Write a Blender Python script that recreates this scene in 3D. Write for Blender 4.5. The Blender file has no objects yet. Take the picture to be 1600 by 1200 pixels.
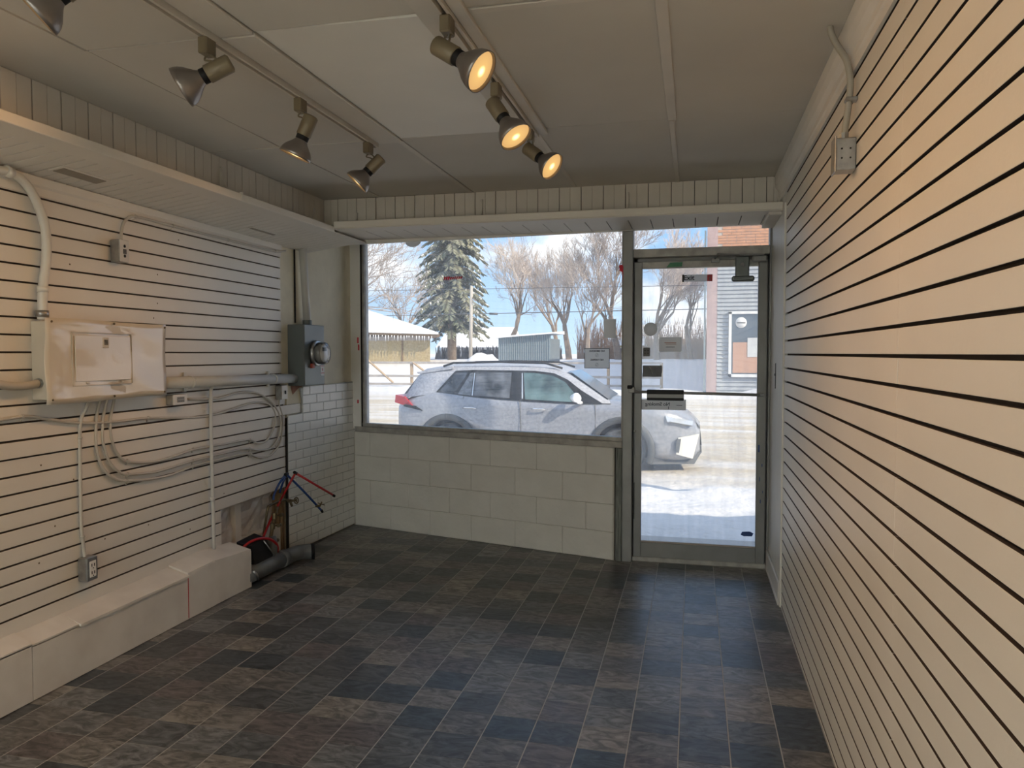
import bpy, math, random
from mathutils import Vector, Matrix
random.seed(7)
SC = bpy.context.scene
COL = SC.collection

# ------------------------------------------------------------------ camera
F_PX, YAW, PITCH, ROLL, CAM_H = 1181.1, .23586, .04065, -.0007, 1.4742
def cam_axes():
    cy, sy, cp, sp = math.cos(YAW), math.sin(YAW), math.cos(PITCH), math.sin(PITCH)
    fwd, right, up = Vector((-sy, cy, 0)), Vector((cy, sy, 0)), Vector((0, 0, 1))
    f2, u2 = fwd*cp-up*sp, up*cp+fwd*sp
    cr, sr = math.cos(ROLL), math.sin(ROLL)
    return right*cr+u2*sr, u2*cr-right*sr, f2
CR, CU, CF = cam_axes()
EYE = Vector((0, 0, CAM_H))
cd = bpy.data.cameras.new('camera'); cam = bpy.data.objects.new('camera', cd); COL.objects.link(cam)
cd.sensor_width = 36; cd.lens = F_PX*36/1600; cd.clip_start = .05; cd.clip_end = 600
m = Matrix.Identity(4)
for i in range(3):
    m[i][0], m[i][1], m[i][2], m[i][3] = CR[i], CU[i], -CF[i], EYE[i]
cam.matrix_world = m
SC.camera = cam
# ------------------------------------------------------------------ exposure
SC.view_settings.view_transform = 'Standard'; SC.view_settings.look = 'None'
SC.view_settings.gamma = 1; SC.view_settings.use_curve_mapping = False
SC.view_settings.exposure = 0.5
SC.cycles.max_bounces = 10; SC.cycles.diffuse_bounces = 6; SC.cycles.transparent_max_bounces = 16
SC.cycles.sample_clamp_indirect = 4; SC.cycles.caustics_reflective = False; SC.cycles.caustics_refractive = False
# ------------------------------------------------------------------ sky
SUN_DIR = Vector((.76, -.354, .545)).normalized()
w = bpy.data.worlds.new('world'); SC.world = w; w.use_nodes = True
nt = w.node_tree; nt.nodes.clear()
def N(nt, t, **k):
    n = nt.nodes.new(t)
    for a, b in k.items(): setattr(n, a, b)
    return n
out = N(nt, 'ShaderNodeOutputWorld'); bg = N(nt, 'ShaderNodeBackground'); bg.inputs[1].default_value = 1.05
tc = N(nt, 'ShaderNodeTexCoord'); sx = N(nt, 'ShaderNodeSeparateXYZ')
rmp = N(nt, 'ShaderNodeValToRGB')
rmp.color_ramp.elements[0].position = 0.0; rmp.color_ramp.elements[0].color = (.52, .70, .88, 1)
rmp.color_ramp.elements[1].position = .55; rmp.color_ramp.elements[1].color = (.20, .38, .68, 1)
e = rmp.color_ramp.elements.new(.18); e.color = (.26, .50, .85, 1)
mp = N(nt, 'ShaderNodeMapping'); mp.inputs['Scale'].default_value = (1.6, 1.6, 4.2); mp.inputs['Location'].default_value = (.4, .9, .35)
no = N(nt, 'ShaderNodeTexNoise'); no.inputs['Scale'].default_value = 2.3; no.inputs['Detail'].default_value = 7; no.inputs['Roughness'].default_value = .55
cr = N(nt, 'ShaderNodeValToRGB'); cr.color_ramp.elements[0].position = .47; cr.color_ramp.elements[1].position = .60
mx = N(nt, 'ShaderNodeMixRGB'); mx.inputs[2].default_value = (.92, .94, .97, 1)
L = nt.links.new
L(tc.outputs['Generated'], sx.inputs[0]); L(sx.outputs[2], rmp.inputs[0]); L(tc.outputs['Generated'], mp.inputs[0]); L(mp.outputs[0], no.inputs[0])
L(no.outputs[0], cr.inputs[0]); L(cr.outputs[0], mx.inputs[0]); L(rmp.outputs[0], mx.inputs[1]); L(mx.outputs[0], bg.inputs[0]); L(bg.outputs[0], out.inputs[0])
# ------------------------------------------------------------------ sun
sl = bpy.data.lights.new('sun', 'SUN'); sl.energy = 4.3; sl.angle = .009; sl.color = (1, .89, .72)
so = bpy.data.objects.new('sun', sl); COL.objects.link(so); so.location = (8, -6, 14)
so.rotation_euler = SUN_DIR.to_track_quat('Z', 'Y').to_euler()
LAMP_W = 10.5
FILL_TUBE_W = 85.0
LAMP_COL = (1.0, .53, .21)

# ------------------------------------------------------------------ pixel-to-wall measuring helpers
def ray(px, py): return CF + CR*((px-800)/F_PX) - CU*((py-600)/F_PX)
XL, AL = -2.711, -.0344
def lwx(u, off=0): return XL+AL*u+off
def kink(u): return max(0, u-4.95)*.073
def W(u, off, z): return Vector((XL+AL*u+off+kink(u), u, z))
def lw(px, py, off=0):
    d = ray(px, py); t = (XL+off)/(d.x-AL*d.y)
    if d.y*t > 4.95: t = (XL+off-4.95*.073)/(d.x-(AL+.073)*d.y)
    return EYE+d*t
def onY(px, py, Y): d = ray(px, py); return EYE+d*(Y/d.y)
BP, BD = Vector((-2.82, 5.957, 0)), Vector((.96550, -.26040, 0)); BN = Vector((-.26040, -.96550, 0))
def B(u, o, z): return BP+BD*u+BN*o+Vector((0, 0, z))

# ------------------------------------------------------------------ materials
def mat(name, col, rough=.6, metal=0, var=0, vscale=6, bump=0, bscale=40, spec=.5, col2=None, emis=None, estr=0, stretch=None, coat=0):
    m = bpy.data.materials.new(name); m.use_nodes = True; nt = m.node_tree; b = nt.nodes['Principled BSDF']
    b.inputs['Base Color'].default_value = (*col, 1); b.inputs['Roughness'].default_value = rough; b.inputs['Metallic'].default_value = metal
    b.inputs['Specular IOR Level'].default_value = spec; b.inputs['Coat Weight'].default_value = coat
    if emis: b.inputs['Emission Color'].default_value = (*emis, 1); b.inputs['Emission Strength'].default_value = estr
    L = nt.links.new; tc = N(nt, 'ShaderNodeTexCoord'); src = tc.outputs['Object']
    if stretch:
        mpn = N(nt, 'ShaderNodeMapping'); mpn.inputs['Scale'].default_value = stretch; L(src, mpn.inputs[0]); src = mpn.outputs[0]
    if var or col2:
        n = N(nt, 'ShaderNodeTexNoise'); n.inputs['Scale'].default_value = vscale; n.inputs['Detail'].default_value = 6; L(src, n.inputs[0])
        mx = N(nt, 'ShaderNodeMixRGB'); c2 = col2 or tuple(max(0, c*(1-var)) for c in col)
        r = N(nt, 'ShaderNodeMapRange'); r.inputs[1].default_value = .35; r.inputs[2].default_value = .65
        L(n.outputs[0], r.inputs[0]); L(r.outputs[0], mx.inputs[0]); mx.inputs[1].default_value = (*col, 1); mx.inputs[2].default_value = (*c2, 1)
        L(mx.outputs[0], b.inputs['Base Color'])
    if bump:
        n2 = N(nt, 'ShaderNodeTexNoise'); n2.inputs['Scale'].default_value = bscale; n2.inputs['Detail'].default_value = 5; L(src, n2.inputs[0])
        bp = N(nt, 'ShaderNodeBump'); bp.inputs['Strength'].default_value = bump; bp.inputs['Distance'].default_value = .01
        L(n2.outputs[0], bp.inputs['Height']); L(bp.outputs[0], b.inputs['Normal'])
    return m
M = {}
M['slat'] = mat('painted_slat', (.76, .73, .67), .45, var=.05, vscale=2, bump=.08, bscale=60)
M['mdf'] = mat('brown_fibreboard', (.055, .036, .025), .9, var=.2, vscale=9)
M['mdfl'] = mat('pale_fibreboard', (.13, .10, .075), .9, var=.2, vscale=9)
M['plaster'] = mat('cream_plaster', (.80, .75, .60), .8, var=.10, vscale=7, bump=.25, bscale=30)
M['white'] = mat('white_paint', (.80, .79, .76), .5, var=.05, vscale=5, bump=.06, bscale=50)
M['whitewood'] = mat('white_woodgrain', (.78, .77, .72), .5, var=.08, vscale=8, stretch=(12, 12, .8), bump=.1, bscale=14)
M['bench'] = mat('worn_white_board', (.76, .73, .68), .5, col2=(.66, .62, .57), vscale=5, bump=.08, bscale=30)
M['block'] = mat('painted_block', (.66, .65, .61), .6, var=.07, vscale=5, bump=.5, bscale=26)
M['mortar'] = mat('mortar', (.50, .48, .43), .9, var=.15, bump=.3)
M['brickw'] = mat('white_brick_panel', (.80, .81, .80), .3, var=.04, bump=.1, bscale=40)
M['brickm'] = mat('white_brick_joint', (.46, .48, .48), .5)
M['ceil'] = mat('ceiling_board', (.60, .58, .53), .75, var=.08, vscale=1.6, bump=.05, bscale=40)
M['ceil2'] = mat('newer_ceiling_board', (.78, .77, .72), .55, var=.06, vscale=2, bump=.05, bscale=30)
M['batten'] = mat('ceiling_batten', (.62, .59, .53), .6, var=.06)
M['dark'] = mat('dark_gap', (.02, .017, .014), .95)
M['soffit'] = mat('soffit_board', (.74, .71, .65), .55, var=.05, vscale=3)
M['fascia'] = mat('fascia_board', (.60, .57, .52), .6, var=.08, vscale=4)
M['vent'] = mat('vent_tan', (.32, .29, .24), .6, var=.1)
M['alu'] = mat('dark_aluminium', (.27, .275, .275), .45, .1, var=.15, vscale=8, bump=.03)
M['aluw'] = mat('worn_aluminium', (.42, .41, .385), .45, .1, var=.3, vscale=14, bump=.08)
M['alud'] = mat('door_rail_metal', (.24, .245, .245), .45, .1, var=.15, vscale=6)
def paper(name, col, tr=.5):
    m = bpy.data.materials.new(name); m.use_nodes = True; nt = m.node_tree; nt.nodes.clear(); L = nt.links.new
    o = N(nt, 'ShaderNodeOutputMaterial'); a = N(nt, 'ShaderNodeBsdfDiffuse'); b = N(nt, 'ShaderNodeBsdfTranslucent'); x = N(nt, 'ShaderNodeMixShader')
    a.inputs[0].default_value = (*col, 1); b.inputs[0].default_value = (*[min(.97, c**.4) for c in col], 1); x.inputs[0].default_value = tr
    L(a.outputs[0], x.inputs[1]); L(b.outputs[0], x.inputs[2]); L(x.outputs[0], o.inputs[0]); return m
M['pap'] = paper('thin_beige_film', (.62, .58, .50), .75); M['papg'] = paper('thin_grey_film', (.72, .72, .69), .8); M['papd'] = paper('thin_grey_strip', (.60, .60, .58), .7)
M['black'] = mat('black_plastic', (.008, .008, .009), .55, spec=.25)
M['rubber'] = mat('black_rubber', (.02, .02, .02), .7, var=.3)
M['oldwood'] = mat('weathered_wood', (.22, .24, .22), .8, col2=(.10, .11, .10), vscale=8, stretch=(20, 20, 1.2), bump=.3)
M['stud'] = mat('stud_wood', (.33, .21, .10), .8, col2=(.10, .06, .03), vscale=8, stretch=(10, 10, 1), bump=.2)
M['panelm'] = mat('cream_enamel', (.66, .60, .50), .16, var=.03, vscale=3, bump=.9, bscale=2.2, coat=.6)
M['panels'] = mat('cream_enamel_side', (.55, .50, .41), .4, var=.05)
M['pvc'] = mat('pale_pvc', (.66, .65, .60), .38, var=.05, vscale=10)
M['pvcw'] = mat('grey_pvc', (.56, .56, .54), .4, var=.07)
M['cable'] = mat('white_painted_cable', (.52, .49, .43), .45, var=.06, vscale=20)
M['meterbox'] = mat('grey_enamel', (.13, .15, .15), .38, .2, var=.1, vscale=5)
M['galv'] = mat('galvanised_steel', (.42, .43, .43), .35, .85, var=.25, vscale=30, bump=.05)
M['steel'] = mat('zinc_screw', (.5, .48, .42), .35, .9)
M['brass'] = mat('tarnished_brass', (.18, .14, .08), .45, .7, var=.4, vscale=40)
M['redpipe'] = mat('red_pipe', (.42, .012, .015), .35, var=.1)
M['bluepipe'] = mat('blue_pipe', (.012, .05, .20), .35, var=.1)
M['abs'] = mat('grey_drain_pipe', (.14, .15, .155), .45, var=.3, vscale=12)
M['plasticsheet'] = mat('dusty_poly_sheet', (.72, .72, .70), .3, col2=(.55, .50, .47), vscale=7, bump=1.0, bscale=9, spec=.7)
M['yellow'] = mat('yellow_foam', (.55, .40, .03), .8, var=.2)
M['olive'] = mat('lamp_socket_olive', (.20, .165, .105), .45, .1, var=.08)
M['shade'] = mat('satin_reflector', (.30, .28, .27), .36, .8, var=.12, vscale=5)
M['shadein'] = mat('reflector_inside', (.85, .80, .70), .35, .3)
M['red'] = mat('red_tape', (.60, .01, .04), .5)
M['green'] = mat('green_label', (.01, .16, .06), .4)
M['signw'] = mat('sign_white', (.62, .62, .60), .5, var=.03)
M['signg'] = mat('sign_grey', (.30, .30, .29), .5, var=.04)
M['signp'] = mat('sign_beige', (.40, .35, .31), .5, var=.06)
M['signd'] = mat('sign_dark', (.05, .055, .065), .45, var=.3, vscale=30)
M['ink'] = mat('ink', (.01, .01, .01), .6)
M['inkgrey'] = mat('grey_ink', (.10, .10, .10), .6)
M['inkred'] = mat('red_ink', (.45, .02, .03), .5)
M['outside'] = mat('outer_wall', (.42, .40, .37), .8, var=.15, bump=.2)

def glass(name, haze, tint=(1, 1, 1)):
    m = bpy.data.materials.new(name); m.use_nodes = True; nt = m.node_tree; nt.nodes.clear(); L = nt.links.new
    o = N(nt, 'ShaderNodeOutputMaterial'); tr = N(nt, 'ShaderNodeBsdfTransparent'); tr.inputs[0].default_value = (*tint, 1)
    gl = N(nt, 'ShaderNodeBsdfGlossy'); gl.inputs['Roughness'].default_value = .02
    tl = N(nt, 'ShaderNodeBsdfTranslucent'); tl.inputs[0].default_value = (.9, .92, .95, 1)
    fr = N(nt, 'ShaderNodeFresnel'); fr.inputs[0].default_value = 1.45
    tc = N(nt, 'ShaderNodeTexCoord'); no = N(nt, 'ShaderNodeTexNoise'); no.inputs['Scale'].default_value = 5; no.inputs['Detail'].default_value = 5
    mp = N(nt, 'ShaderNodeMapping'); mp.inputs['Scale'].default_value = (3, 3, .6)
    mr = N(nt, 'ShaderNodeMapRange'); mr.inputs[1].default_value = .3; mr.inputs[2].default_value = .7; mr.inputs[3].default_value = haze*.6; mr.inputs[4].default_value = haze*1.4
    a = N(nt, 'ShaderNodeMixShader'); b = N(nt, 'ShaderNodeMixShader')
    L(tc.outputs['Object'], mp.inputs[0]); L(mp.outputs[0], no.inputs[0]); L(no.outputs[0], mr.inputs[0]); L(mr.outputs[0], a.inputs[0]); L(tr.outputs[0], a.inputs[1]); L(tl.outputs[0], a.inputs[2])
    L(fr.outputs[0], b.inputs[0]); L(a.outputs[0], b.inputs[1]); L(gl.outputs[0], b.inputs[2]); L(b.outputs[0], o.inputs[0])
    return m
M['glass'] = glass('dusty_window_glass', .075)
M['glassd'] = glass('smeared_door_glass', .16)
M['clear'] = glass('clear_plastic', .12)

# vinyl floor: every printed tile its own tone of slate
def floor_mat():
    m = bpy.data.materials.new('slate_print_vinyl'); m.use_nodes = True; nt = m.node_tree; b = nt.nodes['Principled BSDF']; L = nt.links.new
    g = N(nt, 'ShaderNodeNewGeometry'); mp = N(nt, 'ShaderNodeMapping'); mp.inputs['Location'].default_value = (.785/.1855+20, -3.282/.178+30, 0); mp.inputs['Scale'].default_value = (1/.1855, 1/.178, 0)
    fl = N(nt, 'ShaderNodeVectorMath', operation='FLOOR'); wn = N(nt, 'ShaderNodeTexWhiteNoise', noise_dimensions='3D')
    L(g.outputs['Position'], mp.inputs[0]); L(mp.outputs[0], fl.inputs[0]); L(fl.outputs[0], wn.inputs[0])
    base = N(nt, 'ShaderNodeValToRGB'); cr = base.color_ramp; cr.interpolation = 'CONSTANT'
    cols = [(0.056, 0.059, 0.060), (0.109, 0.105, 0.099), (0.143, 0.135, 0.124), (0.085, 0.091, 0.093), (0.171, 0.158, 0.139), (0.102, 0.090, 0.087), (0.040, 0.048, 0.053), (0.136, 0.139, 0.139)]
    cr.elements[0].color = (*cols[0], 1); cr.elements[1].position = .125; cr.elements[1].color = (*cols[1], 1)
    for i in range(2, 8):
        e = cr.elements.new(i/8); e.color = (*cols[i], 1)
    L(wn.outputs['Value'], base.inputs[0])
    # slate veining, shifted per tile
    ad = N(nt, 'ShaderNodeVectorMath', operation='MULTIPLY_ADD'); ad.inputs[1].default_value = (1, 1, 1)
    sc = N(nt, 'ShaderNodeVectorMath', operation='SCALE'); sc.inputs['Scale'].default_value = 30
    L(wn.outputs['Color'], sc.inputs[0]); L(g.outputs['Position'], ad.inputs[0]); L(sc.outputs[0], ad.inputs[2])
    m2 = N(nt, 'ShaderNodeMapping'); m2.inputs['Scale'].default_value = (8, 17, 1); L(ad.outputs[0], m2.inputs[0])
    n1 = N(nt, 'ShaderNodeTexNoise'); n1.inputs['Scale'].default_value = 1; n1.inputs['Detail'].default_value = 8; n1.inputs['Roughness'].default_value = .62; n1.inputs['Distortion'].default_value = 2.2; L(m2.outputs[0], n1.inputs[0])
    mr = N(nt, 'ShaderNodeMapRange'); mr.inputs[1].default_value = .38; mr.inputs[2].default_value = .68; mr.inputs[3].default_value = .5; mr.inputs[4].default_value = 1.9
    L(n1.outputs[0], mr.inputs[0])
    ml = N(nt, 'ShaderNodeMixRGB', blend_type='MULTIPLY'); ml.inputs[0].default_value = 1; L(base.outputs[0], ml.inputs[1]); L(mr.outputs[0], ml.inputs[2])
    L(ml.outputs[0], b.inputs['Base Color']); b.inputs['Roughness'].default_value = .33
    n3 = N(nt, 'ShaderNodeTexNoise'); n3.inputs['Scale'].default_value = 14; n3.inputs['Detail'].default_value = 3; L(g.outputs['Position'], n3.inputs[0])
    r2 = N(nt, 'ShaderNodeMapRange'); r2.inputs[3].default_value = .26; r2.inputs[4].default_value = .44; L(n3.outputs[0], r2.inputs[0]); L(r2.outputs[0], b.inputs['Roughness'])
    bp = N(nt, 'ShaderNodeBump'); bp.inputs['Strength'].default_value = .25; bp.inputs['Distance'].default_value = .002; L(n1.outputs[0], bp.inputs['Height']); L(bp.outputs[0], b.inputs['Normal'])
    return m
M['floor'] = floor_mat()
M['grout'] = mat('vinyl_joint', (.40, .385, .36), .5)

# ------------------------------------------------------------------ mesh builder
class MB:
    def __init__(s): s.v = []; s.f = []; s.sm = []
    def add(s, vs, fs, smooth=False):
        o = len(s.v); s.v += [tuple(x) for x in vs]; s.f += [tuple(i+o for i in f) for f in fs]; s.sm += [smooth]*len(fs); return s
    def hexa(s, p):  # 8 corners: bottom 4 ccw, top 4 ccw
        return s.add(p, [(0, 3, 2, 1), (4, 5, 6, 7), (0, 1, 5, 4), (1, 2, 6, 5), (2, 3, 7, 6), (3, 0, 4, 7)])
    def box(s, a, b, f=None):
        x0, y0, z0 = a; x1, y1, z1 = b
        p = [(x0, y0, z0), (x1, y0, z0), (x1, y1, z0), (x0, y1, z0), (x0, y0, z1), (x1, y0, z1), (x1, y1, z1), (x0, y1, z1)]
        if f: p = [f(*q) for q in p]
        return s.hexa(p)
    def bbox(s, a, b, r=.004, f=None):  # box with chamfered edges
        a = list(map(min, a, b)) if False else list(a); b = list(b)
        c = [(a[i]+b[i])/2 for i in range(3)]; h = [abs(b[i]-a[i])/2 for i in range(3)]; r = min(r, min(h)*.9)
        vs = []; idx = {}
        for sx in (-1, 1):
            for sy in (-1, 1):
                for sz in (-1, 1):
                    for k in range(3):
                        q = [h[0]-r, h[1]-r, h[2]-r]; q[k] = h[k]
                        idx[(sx, sy, sz, k)] = len(vs); vs.append((c[0]+sx*q[0], c[1]+sy*q[1], c[2]+sz*q[2]))
        fs = []
        for k in range(3):
            o = [i for i in range(3) if i != k]
            for sg in (-1, 1):
                def g(p, q):
                    t = [0, 0, 0]; t[k] = sg; t[o[0]] = p; t[o[1]] = q; return idx[(t[0], t[1], t[2], k)]
                fs.append((g(-1, -1), g(1, -1), g(1, 1), g(-1, 1)))
        for k in range(3):
            i, j = [x for x in range(3) if x != k]
            for si in (-1, 1):
                for sj in (-1, 1):
                    def g(sk, kk):
                        t = [0, 0, 0]; t[i] = si; t[j] = sj; t[k] = sk; return idx[(t[0], t[1], t[2], kk)]
                    fs.append((g(-1, i), g(1, i), g(1, j), g(-1, j)))
        for sx in (-1, 1):
            for sy in (-1, 1):
                for sz in (-1, 1): fs.append(tuple(idx[(sx, sy, sz, k)] for k in range(3)))
        if f: vs = [f(*v) for v in vs]
        return s.add(vs, fs)
    def tube(s, pts, r, n=8, smooth=True, cap=True, ribs=0):
        P = [Vector(p) for p in pts]; rs = r if isinstance(r, (list, tuple)) else [r]*len(P)
        t0 = (P[1]-P[0]).normalized(); up = Vector((0, 0, 1)) if abs(t0.z) < .9 else Vector((1, 0, 0))
        nx = t0.cross(up).normalized(); vs = []; fs = []
        for i, p in enumerate(P):
            t = (P[min(i+1, len(P)-1)]-P[max(i-1, 0)]).normalized()
            nx = (nx-t*nx.dot(t)).normalized(); ny = t.cross(nx)
            for k in range(n):
                a = 2*math.pi*k/n; vs.append(p+(nx*math.cos(a)+ny*math.sin(a))*rs[i])
        for i in range(len(P)-1):
            for k in range(n):
                fs.append((i*n+k, i*n+(k+1) % n, (i+1)*n+(k+1) % n, (i+1)*n+k))
        s.add(vs, fs, smooth)
        if cap: 
            o = len(s.v)-len(vs); s.f += [tuple(o+k for k in range(n))[::-1], tuple(o+(len(P)-1)*n+k for k in range(n))]; s.sm += [False, False]
        return s
    def lathe(s, prof, O, ax, n=20, smooth=True):  # prof: (radius, distance along axis)
        O = Vector(O); ax = Vector(ax).normalized(); up = Vector((0, 0, 1)) if abs(ax.z) < .9 else Vector((1, 0, 0))
        a1 = ax.cross(up).normalized(); a2 = ax.cross(a1); vs = []; fs = []
        for (r, d) in prof:
            for k in range(n):
                a = 2*math.pi*k/n; vs.append(O+ax*d+(a1*math.cos(a)+a2*math.sin(a))*max(r, 1e-5))
        for i in range(len(prof)-1):
            for k in range(n): fs.append((i*n+k, i*n+(k+1) % n, (i+1)*n+(k+1) % n, (i+1)*n+k))
        return s.add(vs, fs, smooth)
    def prism(s, poly, e, f=None):  # poly of 3d points, extruded by vector e
        n = len(poly); e = Vector(e); vs = [Vector(p) for p in poly]; vs += [v+e for v in vs]
        fs = [tuple(range(n))[::-1], tuple(range(n, 2*n))]+[(i, (i+1) % n, (i+1) % n+n, i+n) for i in range(n)]
        if f: vs = [f(*v) for v in vs]
        return s.add(vs, fs)
    def build(s, name, m, parent=None, origin=None, edge=None):
        me = bpy.data.meshes.new(name); O = Vector(origin) if origin is not None else None
        if O is None and parent is None and s.v:
            xs, ys, zs = zip(*s.v); O = Vector(((min(xs)+max(xs))/2, (min(ys)+max(ys))/2, min(zs)))
        if O is None: O = Vector((0, 0, 0))
        me.from_pydata([(v[0]-O[0], v[1]-O[1], v[2]-O[2]) for v in s.v], [], s.f); me.materials.append(m)
        me.polygons.foreach_set('use_smooth', s.sm); me.update()
        if edge:
            me.materials.append(edge)
            for p in me.polygons:
                if abs(p.normal.z) > .95: p.material_index = 1
        o = bpy.data.objects.new(name, me); COL.objects.link(o); o.location = O
        if parent:
            o.parent = parent; o.location = O
            par = parent; off = Vector((0, 0, 0))
            while par: off += par.location; par = par.parent
            o.location = O-off
        return o
def bez(pts, n=6):  # catmull-rom resampling
    P = [Vector(p) for p in pts]; out = []
    for i in range(len(P)-1):
        p0, p1, p2, p3 = P[max(i-1, 0)], P[i], P[i+1], P[min(i+2, len(P)-1)]
        for k in range(n):
            t = k/n; out.append(.5*((2*p1)+(-p0+p2)*t+(2*p0-5*p1+4*p2-p3)*t*t+(-p0+3*p1-3*p2+p3)*t**3))
    return out+[P[-1]]
def empty(name, loc):
    o = bpy.data.objects.new(name, None); COL.objects.link(o); o.location = loc; o.empty_display_size = .1; return o
def tag(o, label=None, cat=None, group=None, kind=None):
    if label: o['label'] = label
    if cat: o['category'] = cat
    if group: o['group'] = group
    if kind: o['kind'] = kind
    return o
def thing(name, loc, label, cat, group=None): return tag(empty(name, loc), label, cat, group)
def text(name, s, size, m, parent, loc, xdir, mirror=False, ext=.0006, up=(0, 0, 1), font=None, sx=1):
    c = bpy.data.curves.new(name, 'FONT'); c.body = s; c.size = size; c.extrude = ext; c.align_x = 'CENTER'; c.align_y = 'CENTER'; c.offset = size*.02
    o = bpy.data.objects.new(name, c); c.materials.append(m); COL.objects.link(o)
    x = Vector(xdir).normalized(); u = Vector(up); z = x.cross(u); 
    if mirror: x = -x
    mm = Matrix.Identity(4)
    for i in range(3): mm[i][0] = x[i]*sx; mm[i][1] = u[i]; mm[i][2] = z[i]; mm[i][3] = loc[i]
    if parent: mm = Matrix.Translation(-Vector(parent.location)) @ mm; o.parent = parent
    o.matrix_local = mm
    me = bpy.data.meshes.new_from_object(o); me.name = name
    if not me.materials: me.materials.append(m)
    q = bpy.data.objects.new(name, me); COL.objects.link(q); q.parent = parent; q.matrix_local = mm; bpy.data.objects.remove(o, do_unlink=True)
    return q

# ================================================================== STRUCTURE
def struct(o): return tag(o, kind='structure')
CZ = 2.54
# floor ------------------------------------------------------------
fl = MB().box((-3.2, -5.2, -.12), (.7, 6.15, -.0006)).build('floor', M['grout']); struct(fl)
tx0, ty0, TX, TY = -.785, 3.282, .1855, .178
cells = []
for i in range(-13, 8):
    for j in range(-8, 17):
        x0, y0 = tx0+i*TX, ty0+j*TY; x1, y1 = x0+TX, y0+TY
        x0 = max(x0, -2.93); x1 = min(x1, .503)
        lim = 5.957-(x0+2.82)*.2697 if x0 < -.5 else 5.36
        lim = min(lim+.0, 6.0); y1 = min(y1, lim)
        if x1-x0 < .02 or y1-y0 < .02 or y1 < 1.9: continue
        cells.append((x0, y0, x1, y1))
cells.sort(key=lambda c: (c[0]**2+c[1]**2))
cache = {}; rest = MB()
for k, (x0, y0, x1, y1) in enumerate(cells):
    # joints along the room show brighter and wider than those across it
    a, b = (x0+.0022, y0+.0008, -.0012), (x1-.0022, y1-.0008, 0)
    if k < 290:
        key = (round(x1-x0, 4), round(y1-y0, 4))
        if key not in cache:
            o = MB().bbox((0, 0, -.0012), (b[0]-a[0], b[1]-a[1], 0), .0004).build('tile', M['floor'], fl, origin=(0, 0, 0)); cache[key] = o
        else:
            o = cache[key].copy(); COL.objects.link(o)
        o.parent = fl; o.location = Vector((a[0], a[1], 0))-fl.location
    else: rest.box(a, b)
tag(rest.build('tiles_far', M['floor'], fl), kind='stuff').name = 'tile_field'

# ceiling ----------------------------------------------------------
ce = MB().box((-3.2, -5.2, CZ+.03), (.7, 6.2, CZ+.2)).build('ceiling', M['dark']); struct(ce)
xs = [-2.75, -2.09, -1.43, -.75, -.11, .52]; ys = [-2.83, -1.55, -.27, 1.0, 2.287, 3.567, 4.87]
for i in range(5):
    for j in range(6):
        g = .004; new = (i == 2 and j == 4)
        dz = [random.uniform(-.003, .003) for _ in range(4)]
        if new: dz = [.004, -.006, -.004, .002]
        x0, x1, y0, y1 = xs[i]+g, xs[i+1]-g, ys[j]+g, ys[j+1]-g
        p = [(x0, y0, CZ+dz[0]), (x1, y0, CZ+dz[1]), (x1, y1, CZ+dz[2]), (x0, y1, CZ+dz[3])]
        MB().hexa(p+[(a, b, c+.012) for a, b, c in p]).build('ceiling_panel', M['ceil2'] if new else M['ceil'], ce)
MB().box((-3.2, -5.2, CZ), (.7, -2.84, CZ+.02)).build('ceiling_panel', M['ceil2'], ce)
MB().bbox((-.125, -2.8, CZ-.008), (-.085, 3.56, CZ+.002), .002).build('batten', M['batten'], ce)
MB().bbox((-.122, 3.58, CZ-.006), (-.095, 4.85, CZ+.002), .002).build('batten', M['batten'], ce)
MB().bbox((-1.555, -2.8, CZ-.010), (-1.43, 2.28, CZ+.002), .003).build('batten', M['batten'], ce)
MB().bbox((-1.555, 2.29, CZ-.010), (-1.43, 3.60, CZ+.002), .003).build('batten', M['batten'], ce)
MB().bbox((-.735, -2.8, CZ-.014), (-.69, 3.62, CZ+.002), .003).build('batten', M['batten'], ce)
MB().bbox((-.85, -2.8, CZ-.014), (-.775, 3.62, CZ+.002), .003).build('batten', M['batten'], ce)
MB().bbox((-1.46, 3.6, CZ-.004), (-1.43, 4.85, CZ+.002), .002).build('batten', M['batten'], ce)
MB().bbox((-.76, 3.6, CZ-.004), (-.735, 4.85, CZ+.002), .002).build('batten', M['batten'], ce)
MB().bbox((-.68, 2.287, CZ-.004), (.5, 2.32, CZ+.002), .002).build('batten', M['batten'], ce)

# right wall -------------------------------------------------------
XR = .504
wr = MB().box((XR+.019, -5.2, 0), (XR+.17, 5.6, CZ+.1)).build('wall_right', M['plaster']); struct(wr)
MB().box((XR+.017, -2.95, 0), (XR+.019, 4.575, CZ)).build('backing_board', M['mdf'], wr)
S = .0762; gap = .0050
def slat_mesh(y0, y1, h):
    b = MB().bbox((0, y0, gap), (.016, y1, h-gap), .0010); return b
prot = {}
for k in range(-20, 13):
    z0 = 1.4664+k*S; z1 = z0+S
    if z0 < 0: z0 = -gap+.001
    if z1 > 2.47: continue
    for seg, (ya, yb) in enumerate(((-2.9, 2.0997), (2.1003, 4.574))):
        if k == -1: 
            if seg == 0: yb = 2.093
        key = (seg, round(z1-z0, 3), yb)
        if key not in prot:
            o = slat_mesh(ya, yb, z1-z0).build('slat', M['slat'], wr, origin=(0, 0, 0), edge=M['mdf']); prot[key] = o
        else: o = prot[key].copy(); COL.objects.link(o)
        o.parent = wr; o.location = Vector((XR, 0, z0))-wr.location
MB().bbox((XR, 4.585, .0), (XR+.02, 5.40, CZ), .003).build('side_panel', M['whitewood'], wr)
MB().bbox((XR-.010, 4.568, 0), (XR+.02, 4.592, 2.33), .003).build('corner_strip', M['whitewood'], wr)
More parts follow.
